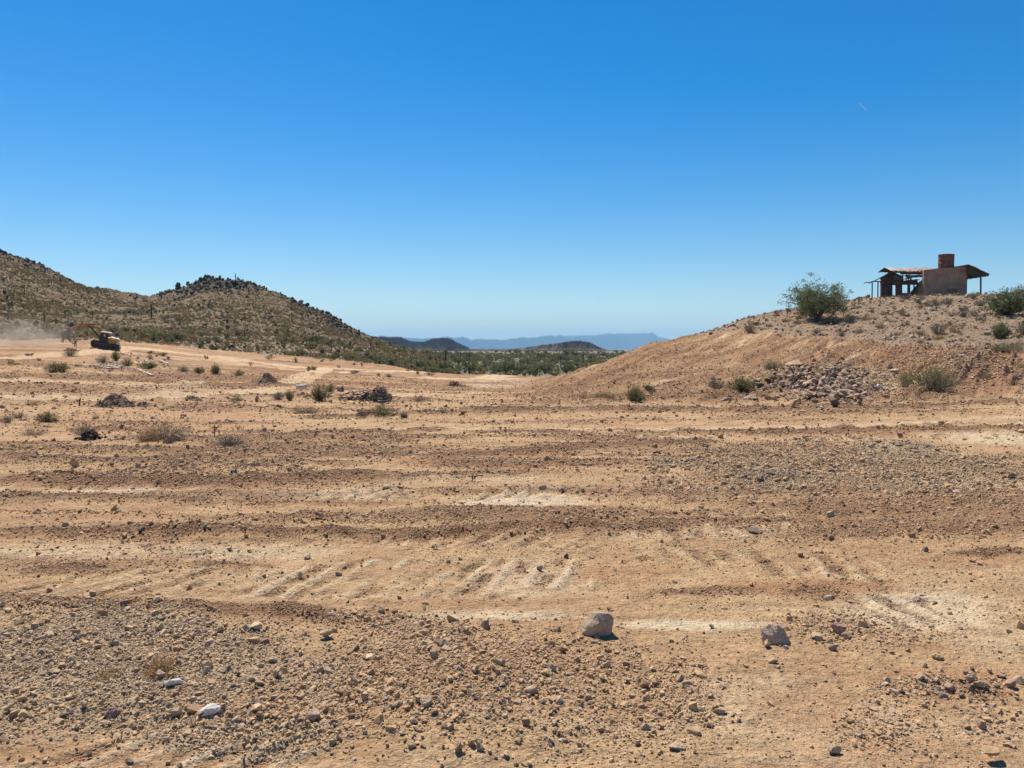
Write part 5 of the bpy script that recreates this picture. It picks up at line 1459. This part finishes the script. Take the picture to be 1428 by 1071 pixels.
    # lean-to at the left
    for u, dd in ((1216.4, d - .8), (1224.4, d - .4)):
        p0 = low(u, dd); beam(np.array([A(u, 400, dd)[0], y + dd, p0[2]]), A(u, 393, dd), .10, M_wood, 'post', root, org)
    beam(A(1215.5, 392.6, d - .8), A(1229.5, 392.4, d), .11, M_wood, 'plate', root, org)
    beam(A(1218.5, 392.2, d - .9), A(1239.6, 381.2, d - .9), .09, M_wood, 'rafter', root, org)
    sheet([A(1204.5, 394.6, 0), A(1216.2, 394.0, 0), A(1217.5, 393.0, 2.6), A(1206, 393.6, 2.6)], .03, M_wood, 'loose_sheet', root, org, corr=.02, nx=12, ny=4, sag=.08)
    beam(A(1205, 394.5, 1.2), A(1218, 393.0, 1.2), .05, M_wood, 'rafter', root, org)
    return root
house()

def lathe(prof, mat, name, n=28, wob=0., seed=1):
    """profile (r, z) spun about z"""
    P = np.array(prof, float); m = len(P); an = np.linspace(0, 2 * math.pi, n, endpoint=False)
    V = np.stack([P[None, :, 0] * np.cos(an)[:, None], P[None, :, 0] * np.sin(an)[:, None], P[None, :, 1] + 0 * an[:, None]], -1).reshape(-1, 3)
    idx = np.arange(n)[:, None] * m + np.arange(m)[None, :]; nx = np.roll(idx, -1, 0)
    Q = np.stack([idx[:, :-1], nx[:, :-1], nx[:, 1:], idx[:, 1:]], -1).reshape(-1, 4)
    me = mesh_np(name, V, Q.ravel(), np.full(len(Q), 4), mat, True)
    return me

# water tank on the block
p0 = at(1319, 373.8, yh + 1.1); p1 = at(1319, 355.3, yh + 1.1); rr_ = (at(1329.2, 360, yh + 1.1)[0] - at(1308.9, 360, yh + 1.1)[0]) / 2; hh = p1[2] - p0[2]
tk = empty('water_tank', (p0[0], p0[1], p0[2] - .1)); tag(tk, 'rusty brown cylindrical water tank on top of the block wall', 'water tank')
hh += .1
link(bpy.data.objects.new('shell', lathe([(.001, 0), (rr_, 0), (rr_, hh * .03), (rr_ * .99, hh * .05), (rr_ * .99, hh * .32), (rr_ * 1.0, hh * .335), (rr_ * .99, hh * .35), (rr_ * .99, hh * .65), (rr_ * 1.0, hh * .665), (rr_ * .99, hh * .68), (rr_ * .99, hh * .96), (rr_ * 1.02, hh * .97), (rr_ * 1.02, hh)], M_rust, 'shell')), tk)
link(bpy.data.objects.new('lid', lathe([(rr_ * 1.0, hh), (rr_ * .97, hh + .03), (.001, hh + .10)], M_rust, 'lid')), tk)
tk.rotation_euler = (0, math.radians(1.2), 0)
org_t = np.array([p0[0], p0[1], p0[2] - .1])
for dx in (-rr_ * .6, rr_ * .6):
    beam(org_t + [dx, -rr_ * .8, -.12], org_t + [dx, rr_ * .9, -.12], .16, M_wood, 'bearer', tk, org_t, .2)

# ---------------------------------------------------------------- excavator
M_yel = simple_mat('excavator_yellow', (.50, .29, .06), .6, var=.4, scale=1.5, col2=(.27, .16, .06))
M_cream = simple_mat('faded_cream_panel', (.62, .50, .36), .6, var=.2, scale=1.5)
M_steel = simple_mat('dusty_dark_steel', (.075, .062, .055), .6, metal=.3, var=.4, scale=3)
M_shoe = simple_mat('dusty_track_steel', (.15, .115, .09), .75, metal=.2, var=.5, scale=3)
M_glass = simple_mat('dark_cab_glass', (.035, .045, .05), .12, var=.1)
M_chrome = simple_mat('cylinder_rod', (.5, .5, .5), .25, metal=.9)
gx_, gy_, gz_, s_ = put(150, 487.5)
YE = gy_
def E(X, Y, dy=0.):                     # X, Y: pixels of the enlarged crop (origin 60, 440; scale .098)
    return at(60 + X * .098, 440 + Y * .098, YE + dy)
eo = E(890, 470); eo[2] = float(HG(eo[0], eo[1])[0])
DV[0] = np.array([eo[0], eo[1], 0.]) / math.hypot(eo[0], eo[1])
exc = empty('excavator', tuple(eo)); tag(exc, 'yellow tracked excavator with arm stretched left in dust at the foot of the left hill', 'excavator')
def track(dy):
    c0 = E(735, 408, dy); c1 = E(1055, 462, dy); ax = c1 - c0; L = np.linalg.norm(ax); ax /= L; up = np.array([-ax[2], 0, ax[0]])
    R_t = .42; out = []
    n = 10
    for k in range(n + 1):
        a = math.pi / 2 + math.pi * k / n; out.append(c0 + (ax * math.cos(a) + up * math.sin(a)) * R_t)
    for k in range(n + 1):
        a = -math.pi / 2 + math.pi * k / n; out.append(c1 + (ax * math.cos(a) + up * math.sin(a)) * R_t)
    t = prism([p - np.array([0, .3, 0]) for p in out], .6, M_shoe, 'track', exc, eo)
    # grouser shoes round the belt, one mesh
    loop = out + [out[0]]; seg = [np.linalg.norm(loop[i + 1] - loop[i]) for i in range(len(loop) - 1)]; tot = sum(seg); N = 54; V = []; Q = []
    cum = np.concatenate([[0], np.cumsum(seg)]); LP = np.array(loop)
    for k in range(N):
        q = tot * k / N; p = np.array([np.interp(q, cum, LP[:, i]) for i in range(3)]); p2 = np.array([np.interp((q + .12) % tot, cum, LP[:, i]) for i in range(3)])
        tn = p2 - p; tn /= np.linalg.norm(tn) + 1e-9; nr = np.array([tn[2], 0, -tn[0]]); cc = (c0 + c1) / 2
        if nr @ (p - cc) < 0: nr = -nr
        b0 = len(V)
        for sy in (-.33, .33):
            for a_, b_ in ((0, 0), (.09, 0), (.09, .02), (.03, .02), (.03, .06), (0, .06)):
                V.append(p + tn * a_ + nr * b_ + np.array([0, sy, 0]) - eo)
        Q += [[b0 + i, b0 + (i + 1) % 6, b0 + (i + 1) % 6 + 6, b0 + i + 6] for i in range(6)]
    me = bpy.data.meshes.new('track_shoes'); me.from_pydata([tuple(v) for v in V], [], Q); me.materials.append(M_steel)
    o = link(bpy.data.objects.new('track_shoes', me), t); tag(o, kind='stuff')
    for k in range(7):
        c = c0 + (c1 - c0) * k / 6; me = lathe([(.001, -.34), (.2 if k not in (0, 6) else .33, -.34), (.2 if k not in (0, 6) else .33, -.28), (.001, -.26)], M_steel, 'roller', 14)
        w_ = link(bpy.data.objects.new('roller', me), t); w_.rotation_euler = (math.radians(-90), 0, 0); w_.location = Vector(c - eo)
exc.rotation_euler = (math.radians(5), 0, 0)
track(0.); track(2.3)
prism([E(820, 440, .35), E(980, 462, .35), E(975, 400, .35), E(825, 380, .35)], 1.6, M_steel, 'undercarriage', exc, eo)
prism([E(800, 378, -.1), E(1090, 420, -.1), E(1092, 392, -.1), E(800, 352, -.1)], 2.5, M_steel, 'turntable', exc, eo)
prism([E(925, 395, -.15), E(1080, 412, -.15), E(1096, 350, -.15), E(985, 318, -.15), E(930, 325, -.15)], 2.7, M_yel, 'engine_house', exc, eo)
prism([E(972, 334, -.22), E(1098, 352, -.22), E(1092, 338, -.22), E(985, 312, -.22)], 2.85, M_cream, 'engine_cover', exc, eo)
prism([E(1040, 408, -.3), E(1088, 414, -.3), E(1102, 356, -.3), E(1060, 348, -.3)], 3.0, M_cream, 'counterweight', exc, eo)
beam(E(1045, 335, 1.), E(1048, 292, 1.), .12, M_steel, 'exhaust', exc, eo)
beam(E(1085, 455, -.2), E(1080, 385, -.2), .08, M_steel, 'ladder', exc, eo)
cabp = prism([E(805, 370, -.25), E(925, 388, -.25), E(940, 248, -.25), E(838, 238, -.25), E(808, 300, -.25)], 1.25, M_steel, 'cab', exc, eo)
for (a_, b_, c_, d_) in [((815, 300), (838, 248), (866, 250), (862, 352)), ((872, 250), (926, 256), (918, 330), (868, 322))]:
    prism([E(*a_, -.28), E(*b_, -.28), E(*c_, -.28), E(*d_, -.28)][::-1], .025, M_glass, 'window', cabp, eo)
prism([E(872, 268, -.30), E(898, 270, -.30), E(896, 300, -.30), E(872, 296, -.30)], .015, M_cream, 'seat_back', cabp, eo)
prism([E(832, 240, -.4), E(988, 258, -.4), E(990, 246, -.4), E(850, 222, -.4)], 1.5, M_cream, 'cab_roof', exc, eo)
M_boom = simple_mat('boom_brown_yellow', (.40, .23, .05), .6, var=.4, scale=1.2, col2=(.20, .12, .045))  # a darker yellow than on the stick
boom = prism([E(862, 330, 1.1), E(900, 335, 1.1), E(868, 215, 1.1), E(800, 165, 1.1), E(620, 118, 1.1), E(590, 130, 1.1), E(600, 165, 1.1), E(640, 182, 1.1), E(780, 200, 1.1), E(840, 235, 1.1)], .55, M_boom, 'boom', exc, eo)
beam(E(820, 330, 1.0), E(690, 175, 1.0), .16, M_steel, 'hydraulic_cylinder', boom, eo)
beam(E(820, 330, 1.75), E(690, 175, 1.75), .16, M_steel, 'hydraulic_cylinder', boom, eo)
stick = prism([E(628, 128, 1.2), E(600, 112, 1.2), E(540, 130, 1.2), E(385, 222, 1.2), E(392, 246, 1.2), E(420, 246, 1.2), E(560, 178, 1.2), E(632, 160, 1.2)], .42, M_yel, 'stick', exc, eo)
beam(E(760, 140, 1.4), E(560, 118, 1.4), .15, M_steel, 'hydraulic_cylinder', stick, eo)
beam(E(545, 130, 1.4), E(385, 195, 1.4), .11, M_chrome, 'hydraulic_cylinder', stick, eo)
gr = prism([E(405, 250, 1.1), E(385, 185, 1.1), E(365, 190, 1.1), E(350, 222, 1.1), E(300, 240, 1.1), E(268, 250, 1.1), E(258, 275, 1.1), E(270, 300, 1.1), E(320, 328, 1.1), E(345, 330, 1.1), E(378, 300, 1.1)], .9, M_steel, 'grapple', exc, eo)
for a_, b_, c_ in [((300, 310), (285, 345), (262, 385)), ((290, 305), (300, 350), (290, 398)), ((340, 320), (370, 350), (400, 385)), ((370, 310), (385, 345), (385, 372))]:
    for dy in (1.15, 1.8):
        t1 = beam(E(*a_, dy), E(*b_, dy), .16, M_steel, 'tine', gr, eo); beam(E(*b_, dy), E(*c_, dy), .12, M_steel, 'tine', gr, eo)
# a bent metal frame held by the grapple
fr = empty('scrap_frame', tuple(E(400, 360, 1.5))); tag(fr, 'bent pale scrap metal hanging under the excavator grapple', 'scrap metal'); fo = E(400, 360, 1.5)
M_scrap = simple_mat('pale_scrap_metal', (.5, .46, .42), .5, metal=.3, var=.3)
for a_ in [((385, 315), (410, 350)), ((410, 350), (440, 410)), ((380, 365), (432, 405)), ((390, 330), (435, 345)), ((380, 320), (380, 368))]:
    beam(E(*a_[0], 1.5), E(*a_[1], 1.5), .12, M_scrap, 'bar', fr, fo)

DV[0] = np.array([0., 1., 0.])
# ---------------------------------------------------------------- worker
M_vest = simple_mat('hi_vis_vest', (.62, .72, .06), .6, var=.1); M_vest.node_tree.nodes
M_trou = simple_mat('dark_trousers', (.035, .035, .045), .9); M_skin = simple_mat('skin', (.36, .2, .13), .6, var=.1)
M_hat = simple_mat('hard_hat', (.75, .75, .70), .4, var=.05); M_boot = simple_mat('boots', (.06, .045, .035), .8)
M_shirt = simple_mat('dark_shirt', (.05, .055, .075), .9)
def worker():
    px, py, pz, s = put(105.2, 484.6)
    root = empty('person', (px, py, HGm(px, py, .1)), (0, 0, math.radians(70)))
    tag(root, 'worker in yellow-green high-visibility vest and dark trousers standing by the grapple', 'person')
    H_ = 1.78
    J = {'pel': (0, 0, .94), 'chest': (0, .01, 1.28), 'neck': (0, 0, 1.48), 'head': (0, -.02, 1.62), 'crown': (0, -.02, 1.70),
         'shl': (.19, .01, 1.40), 'ell': (.25, .03, 1.13), 'wrl': (.20, -.14, .93), 'hal': (.19, -.19, .87),
         'shr': (-.19, .01, 1.40), 'elr': (-.25, .02, 1.13), 'wrr': (-.24, -.08, .90), 'har': (-.24, -.10, .82),
         'hil': (.10, 0, .90), 'knl': (.12, -.03, .50), 'anl': (.13, .0, .10), 'tol': (.15, -.17, .04),
         'hir': (-.10, 0, .90), 'knr': (-.12, -.01, .50), 'anr': (-.14, .04, .10), 'tor': (-.17, -.12, .04)}
    Rd = {'pel': .15, 'chest': .16, 'neck': .06, 'head': .095, 'crown': .085, 'shl': .075, 'ell': .048, 'wrl': .034, 'hal': .04, 'shr': .075, 'elr': .048, 'wrr': .034, 'har': .04,
          'hil': .095, 'knl': .065, 'anl': .045, 'tol': .045, 'hir': .095, 'knr': .065, 'anr': .045, 'tor': .045}
    Ed = [('pel', 'chest'), ('chest', 'neck'), ('neck', 'head'), ('head', 'crown'), ('chest', 'shl'), ('shl', 'ell'), ('ell', 'wrl'), ('wrl', 'hal'), ('chest', 'shr'), ('shr', 'elr'), ('elr', 'wrr'), ('wrr', 'har'),
          ('pel', 'hil'), ('hil', 'knl'), ('knl', 'anl'), ('anl', 'tol'), ('pel', 'hir'), ('hir', 'knr'), ('knr', 'anr'), ('anr', 'tor')]
    ks = list(J); V = [J[k] for k in ks]; E_ = [(ks.index(a), ks.index(b_)) for a, b_ in Ed]; Rs = [Rd[k] for k in ks]
    for hnd, sgn, wr in (('hal', 1, 'wrl'), ('har', -1, 'wrr')):          # fingers, slightly curled
        hp = Vector(J[hnd]); dr = (hp - Vector(J[wr])).normalized()
        for f_ in range(4):
            b0 = hp + Vector((0, (f_ - 1.5) * .019, 0)); L = (.036, .042, .04, .032)[f_]
            V += [tuple(b0 + dr * .045), tuple(b0 + dr * (.045 + L) + Vector((-sgn * .012, 0, 0)))]; n = len(V)
            E_ += [(ks.index(hnd), n - 2), (n - 2, n - 1)]; Rs += [.009, .008]
        V += [tuple(hp + Vector((0, -.045, -.005))), tuple(hp + Vector((-sgn * .01, -.055, -.04)))]; n = len(V)
        E_ += [(ks.index(hnd), n - 2), (n - 2, n - 1)]; Rs += [.011, .009]
    me = bpy.data.meshes.new('body'); me.from_pydata(V, E_, [])
    for m in (M_trou, M_shirt, M_skin, M_boot): me.materials.append(m)
    o = link(bpy.data.objects.new('body', me)); md = o.modifiers.new('skin', 'SKIN'); md.use_smooth_shade = True
    for i, r in enumerate(Rs): me.skin_vertices[0].data[i].radius = (r, r * (.8 if ks[i] in ('chest', 'pel') else 1) if i < len(ks) else r)
    me.skin_vertices[0].data[0].use_root = True
    sb = o.modifiers.new('sub', 'SUBSURF'); sb.levels = 1; sb.render_levels = 1
    dg = bpy.context.evaluated_depsgraph_get(); ev = bpy.data.meshes.new_from_object(o.evaluated_get(dg)); bpy.data.objects.remove(o)
    for m in (M_trou, M_shirt, M_skin, M_boot):
        if m.name not in [q.name for q in ev.materials if q]: ev.materials.append(m)
    nm = [q.name if q else '' for q in ev.materials]
    for p in ev.polygons:
        c = p.center; arm = abs(c.x) > .17 and c.z > .7
        p.material_index = nm.index((M_boot if c.z < .13 else M_skin if (c.z > 1.49 or (arm and c.z < .93)) else M_shirt if c.z > .98 else M_trou).name)
    body = link(bpy.data.objects.new('body', ev), root); ev.name = 'body'
    # vest shell: a copy of the chest faces pushed outwards
    bm = bmesh.new(); bm.from_mesh(ev); bm.normal_update()
    bmesh.ops.delete(bm, geom=[f for f in bm.faces if not (.98 < f.calc_center_median().z < 1.46 and abs(f.calc_center_median().x) < .20)], context='FACES')
    for v in bm.verts: v.co += v.normal * .018
    vm = bpy.data.meshes.new('vest'); bm.to_mesh(vm); bm.free(); vm.materials.clear(); vm.materials.append(M_vest)
    for p in vm.polygons: p.material_index = 0
    link(bpy.data.objects.new('vest', vm), root)
    hat = lathe([(.135, 0), (.125, .012), (.108, .018), (.10, .06), (.07, .10), (.001, .118)], M_hat, 'hard_hat', 16)
    h = link(bpy.data.objects.new('hard_hat', hat), root); h.location = (0, -.025, 1.68)
    # face
    fm = bmesh.new()
    for ex in (-.032, .032):
        bmesh.ops.create_icosphere(fm, subdivisions=1, radius=.012, matrix=Matrix.Translation((ex, -.108, 1.64)))
    mm = bpy.data.meshes.new('eyes'); fm.to_mesh(mm); fm.free(); mm.materials.append(M_boot); link(bpy.data.objects.new('eyes', mm), root)
    fm = bmesh.new(); bmesh.ops.create_cone(fm, segments=6, radius1=.016, radius2=.006, depth=.04, matrix=Matrix.Translation((0, -.115, 1.615)))
    mm = bpy.data.meshes.new('nose'); fm.to_mesh(mm); fm.free(); mm.materials.append(M_skin); link(bpy.data.objects.new('nose', mm), root)
worker()

# ---------------------------------------------------------------- brushwood, earth heaps, rubble, pipe, stake, twigs
M_twig = simple_mat('dead_branches', (.20, .155, .125), .9, var=.4, scale=3)
M_twigdark = simple_mat('dark_dead_branches', (.10, .075, .06), .9, var=.4, scale=3)
def sticks(name, seed, n, w, h, mat, rad=.016):
    rg = np.random.default_rng(seed); L = []
    for i in range(n):
        c = rg.normal(0, .24, 3) * [w, w, 0]; q = max(0, 1 - (math.hypot(c[0], c[1]) / (w * .55)) ** 2); c[2] = rg.random() * h * q * .8
        d = rg.normal(size=3); d[2] = abs(d[2]) * .8; d /= np.linalg.norm(d); l = rg.uniform(.2, .6) * w * .55
        t = np.linspace(-.5, .5, 5)[:, None]; P = c + d * l * t + np.cos(t * 3) * rg.normal(0, .05, 3) * w * .5 + rg.normal(0, .01, (5, 3)) * w
        P[:, 2] = np.maximum(P[:, 2], .01); L.append((P, np.linspace(1, .4, 5) * rad * rg.uniform(.5, 1.6)))
    V, Q = tubes(L, 4)
    return mesh_np(name, V, Q.ravel(), np.full(len(Q), 4), mat)
def mound_mesh(seed, w, dp, h, mat):
    n = 48; s, t = np.meshgrid(np.linspace(-1, 1, n), np.linspace(-1, 1, n), indexing='ij'); r = np.hypot(s, t)
    z = h * (np.clip(1 - r, 0, 1) ** .9) * (.75 + .5 * fbm(s * 2 + seed, t * 2, seed, 3)) + .16 * h * fbm(s * 7 + seed, t * 7, seed + 1, 4) * (r < 1) - .12 * h
    V = np.stack([s * w / 2, t * dp / 2, z], -1).reshape(-1, 3); a = (np.arange(n - 1)[:, None] * n + np.arange(n - 1)[None, :]).ravel()
    Q = np.stack([a, a + n, a + n + 1, a + 1], -1); return mesh_np('soil', V, Q.ravel(), np.full(len(Q), 4), mat, False)
M_heap = simple_mat('heaped_earth', (.32, .195, .115), .95, var=.35, scale=3, bump=.08, bscale=7)
def heap(u, v, w, h, label, seed, twigs=0, mat=None):
    x, y, z, s = put(u, v); W, Hh = w * s, h * s; y += W * .2
    root = empty('earth_heap', (x, y, HGm(x, y, W * .25) - .02)); tag(root, label, 'earth heap')
    link(bpy.data.objects.new('soil', mound_mesh(seed, W, W * .8, Hh * 1.25, mat or M_heap)), root)
    rg = np.random.default_rng(seed); 
    for i in range(14):
        a, q = rg.uniform(0, 6.28), rg.uniform(0, .75); S = rg.uniform(.05, .13) * W * .5
        o = link(bpy.data.objects.new('clod', ROCKS['clod' if i % 3 else 'brown'][i % 5]), root); o.scale = (S, S, S); o.rotation_euler = (rg.normal(0, .3), rg.normal(0, .3), a)
        o.location = (math.cos(a) * q * W / 2, math.sin(a) * q * W * .4, Hh * (1 - q) * .95 - .05 * Hh)
    if twigs: link(bpy.data.objects.new('dead_twigs', sticks('dead_twigs', seed, twigs, W * .8, Hh, M_twigdark, .014)), root)
    return root
heap(155, 567, 66, 22, 'largest earth heap with dead twigs in the left middle ground', 3, 60)
heap(196, 567, 34, 10, 'low dark earth heap touching the right side of the largest heap', 5, 20)
heap(265, 558, 40, 13, 'reddish earth heap with stones right of the largest heap', 7, 6)
heap(369, 534, 54, 15, 'earth heap beside the cleat-marked track at the foot of the left hill', 9, 12)
heap(422, 551, 26, 6, 'low stony earth heap under the white pipe', 11, 4)
heap(492, 556, 56, 9, 'stony earth heap left of the grey brushwood', 13, 6)
heap(443, 500, 22, 5, 'small dark earth heap below the armed saguaro', 15, 10)
heap(300, 604, 46, 6, 'flat reddish earth heap behind the thin stake', 17, 4)
def brush(u, v, w, h, label, seed, n, mat, rad=.016):
    x, y, z, s = put(u, v); W = w * s; y += W * .25
    o = link(bpy.data.objects.new('brushwood', sticks('brushwood', seed, n, W, h * s, mat, rad))); o.location = (x, y, HGm(x, y, W * .2)); tag(o, label, 'brushwood'); return o
brush(528, 559, 36, 23, 'rounded heap of grey dead branches in the middle ground', 3, 320, M_twig, .02)
brush(632, 539, 30, 9, 'dark brushwood beside the pale wash in the middle', 5, 110, M_twigdark, .025)
brush(122, 613, 26, 16, 'dark tangled snag in front of the tan dry bush at left', 7, 90, M_twigdark, .025)
brush(96, 489, 22, 6, 'dead branches on the dusty ground left of the worker', 9, 60, M_twigdark, .04)
brush(1215, 545, 26, 12, 'thin dead branches at the right foot of the rubble heap', 11, 24, M_twigdark, .010)
brush(1180, 575, 36, 14, 'thin bent twigs lying on the track below the rubble heap', 13, 10, M_twig, .008)
brush(945, 763, 30, 12, 'small dry twig on the bare soil in the right half', 15, 9, M_twigdark, .003)
brush(1253, 683 - 20, 14, 6, 'small twigs among the blue-grey stones', 17, 8, M_twigdark, .004)
brush(640, 838 - 0, 8, 12, 'tiny pale dry twig at the top of the gravel fan', 19, 6, M_twig, .002)
# upright twig and red stake
def stake(u, v, h, label, mat, lean, cross=False, r=.012):
    x, y, z, s = put(u, v); root = empty('stake', (x, y, HGm(x, y, .02) - .03)); tag(root, label, 'stake'); o_ = np.zeros(3); Hh = h * s
    beam(np.zeros(3), np.array([lean * Hh, 0, Hh]), r * 2, mat, 'post', root, o_)
    if cross:
        beam(np.array([-.05, 0, Hh * .80]), np.array([.13, .02, Hh * .86]), r * 1.6, mat, 'crosspiece', root, o_)
        beam(np.array([lean * Hh, 0, Hh * .55]), np.array([lean * Hh + .07, 0, Hh * .95]), r * 1.4, mat, 'branch', root, o_)
    return root
M_stake = simple_mat('red_brown_stake', (.24, .09, .055), .8)
stake(299, 609, 19, 'thin red-brown stake with a crosspiece beside the grey twiggy bush', M_stake, 0.02, True, .009)
stake(658, 671, 13, 'single upright twig on the smooth soil in the middle', M_twigdark, .12, True, .006)
stake(110, 565, 12, 'short pointed snag left of the largest earth heap', M_twigdark, .2, False, .014)
# white pipe
M_pipe = simple_mat('white_pipe', (.60, .52, .42), .6, var=.12)
x, y, z, s = put(421, 548)
pp = link(bpy.data.objects.new('pipe', lathe([(.07, 0), (.09, 0), (.09, 14 * s), (.07, 14 * s), (.07, 0)], M_pipe, 'pipe', 18))); pp.location = (x - 7.5 * s, y, HGm(x, y, .2) + .14 + .12); pp.rotation_euler = (0, math.radians(88), math.radians(8))
tag(pp, 'short white pipe lying on the low earth heap near the green bushes', 'pipe')
# white rubble under the excavator
def rubble(name, region, n, key, seed, smin, smax, mats):
    rg = np.random.default_rng(seed); P = []; S = []
    for i in range(n):
        u = rg.normal((region[0] + region[2]) / 2, (region[2] - region[0]) / 4); v = rg.normal((region[1] + region[3]) / 2 + (u - (region[0] + region[2]) / 2) * region[4], (region[3] - region[1]) / 4)
        x, y, z, s = put(u, v); P.append((x, y, z + .03)); S.append(smin + (smax - smin) * rg.random() ** 2.2)
    n = len(P); S = np.array(S); pr = [proto('chunk', rock_mesh(900 + i, 1, m, .45, 6)) for i, m in enumerate(mats)]
    return scatter(name, np.array(P), np.column_stack([rg.normal(0, .4, n), rg.normal(0, .4, n), rg.uniform(0, 6.28, n)]), S[:, None] * np.column_stack([np.ones(n), rg.uniform(.5, .9, n), rg.uniform(.6, 1.2, n)]), rg.integers(0, len(pr), n), pr)
MP_w = rock_mat('pale_rubble', [(0., (.52, .46, .38)), (.6, (.66, .59, .49)), (1., (.38, .31, .24))], 5., 0.)
rubble('white_rubble', (128, 506, 190, 517, .02), 110, 'w', 1, .12, .45, [MP_w, MP_w, PM['grey'], MP_w])
rubble('white_rubble', (170, 493, 250, 515, .24), 60, 'w', 2, .14, .5, [MP_w, PM['tan'], MP_w])
rubble('stone_rubble', (1060, 510, 1240, 562, .0), 900, 'g', 3, .06, .33, [PM['grey'], PM['dark'], PM['red'], PM['red'], PM['dark']])
rubble('stone_rubble', (470, 546, 530, 560, .0), 90, 'g', 4, .10, .3, [PM['grey'], PM['dark'], PM['brown']])
M_board = simple_mat('pale_boards', (.58, .50, .40), .8, var=.2); M_boardy = simple_mat('yellow_board', (.66, .52, .22), .7, var=.15)
for i, (u0, v0, u1, v1, m, lb) in enumerate([(168, 492, 182, 496, M_board, 'pale board at the upper end of the white rubble, behind the tracks'), (222, 503, 234, 508, M_board, 'pale board slanting at the right part of the white rubble'),
        (228, 511, 250, 512, M_boardy, 'yellow board lying flat at the right end of the white rubble'), (150, 511, 166, 514, M_board, 'pale board low in the white rubble'), (192, 516, 212, 525, M_board, 'long pale board pointing down out of the white rubble')]):
    a = np.array(put(u0, v0)[:3]); b_ = np.array(put(u1, v1)[:3]); a[2] += .10; b_[2] += .10; c = (a + b_) / 2
    r_ = beam(a, b_, .15, m, 'board', None, c, .05); r_.location = Vector(c); tag(r_, lb, 'board')

# ---------------------------------------------------------------- contrail, high beyond the air box
c0 = at(1197.5, 143.5, 30000.); c1 = at(1207.5, 153.0, 30000.)
n = 14; L = []; t = np.linspace(0, 1, n)[:, None]
V, Q = tubes([((1 - t) * c0 + t * c1, 8 + 17 * np.linspace(0, 1, n) ** 1.3)], 8)
M_ice = bpy.data.materials.new('contrail_ice'); M_ice.use_nodes = True; ntc = M_ice.node_tree; ntc.nodes.clear(); b = NB(ntc)
oo = b.n('ShaderNodeOutputMaterial'); df = b.n('ShaderNodeBsdfDiffuse'); df.inputs[0].default_value = (.85, .85, .85, 1); tp = b.n('ShaderNodeBsdfTransparent'); mx = b.n('ShaderNodeMixShader'); mx.inputs[0].default_value = .45
b.l(tp.outputs[0], mx.inputs[1]); b.l(df.outputs[0], mx.inputs[2]); b.l(mx.outputs[0], oo.inputs[0])
ct = link(bpy.data.objects.new('contrail', mesh_np('contrail', V, Q.ravel(), np.full(len(Q), 4), M_ice, True))); tag(ct, 'short white contrail high in the blue sky at upper right', 'contrail')

# ---------------------------------------------------------------- dust raised by the excavator
bmh = bmesh.new(); bmesh.ops.create_icosphere(bmh, subdivisions=3, radius=1)
dm_ = bpy.data.meshes.new('dust_cloud'); bmh.to_mesh(dm_); bmh.free()
x, y, z, s = put(48, 484)
dust = link(bpy.data.objects.new('dust_cloud', dm_)); tag(dust, kind='stuff'); dust.location = (x - 5.0, y + 3, z + .8); dust.scale = (11.5, 6, 4.6)
dmt, nt = new_mat('airborne_dust'); b = NB(nt)
out = b.n('ShaderNodeOutputMaterial'); pv = b.n('ShaderNodeVolumePrincipled'); tc = b.n('ShaderNodeTexCoord')
ln = b.n('ShaderNodeVectorMath', operation='LENGTH'); b.l(tc.outputs['Object'], ln.inputs[0])
fall = b.ramp(ln.outputs['Value'], [(.15, 1.), (.95, 0.)]); nz = b.ramp(b.noise(b.scale_vec(tc.outputs['Object'], (2.2, 1.2, 1.2)), 1.3, 5, .6), [(.38, 0.), (.62, 1.)])
b.l(b.math('MULTIPLY', b.math('MULTIPLY', fall, nz), .17), pv.inputs['Density']); pv.inputs['Color'].default_value = (.86, .76, .62, 1)
b.l(pv.outputs[0], out.inputs['Volume']); dm_.materials.append(dmt)
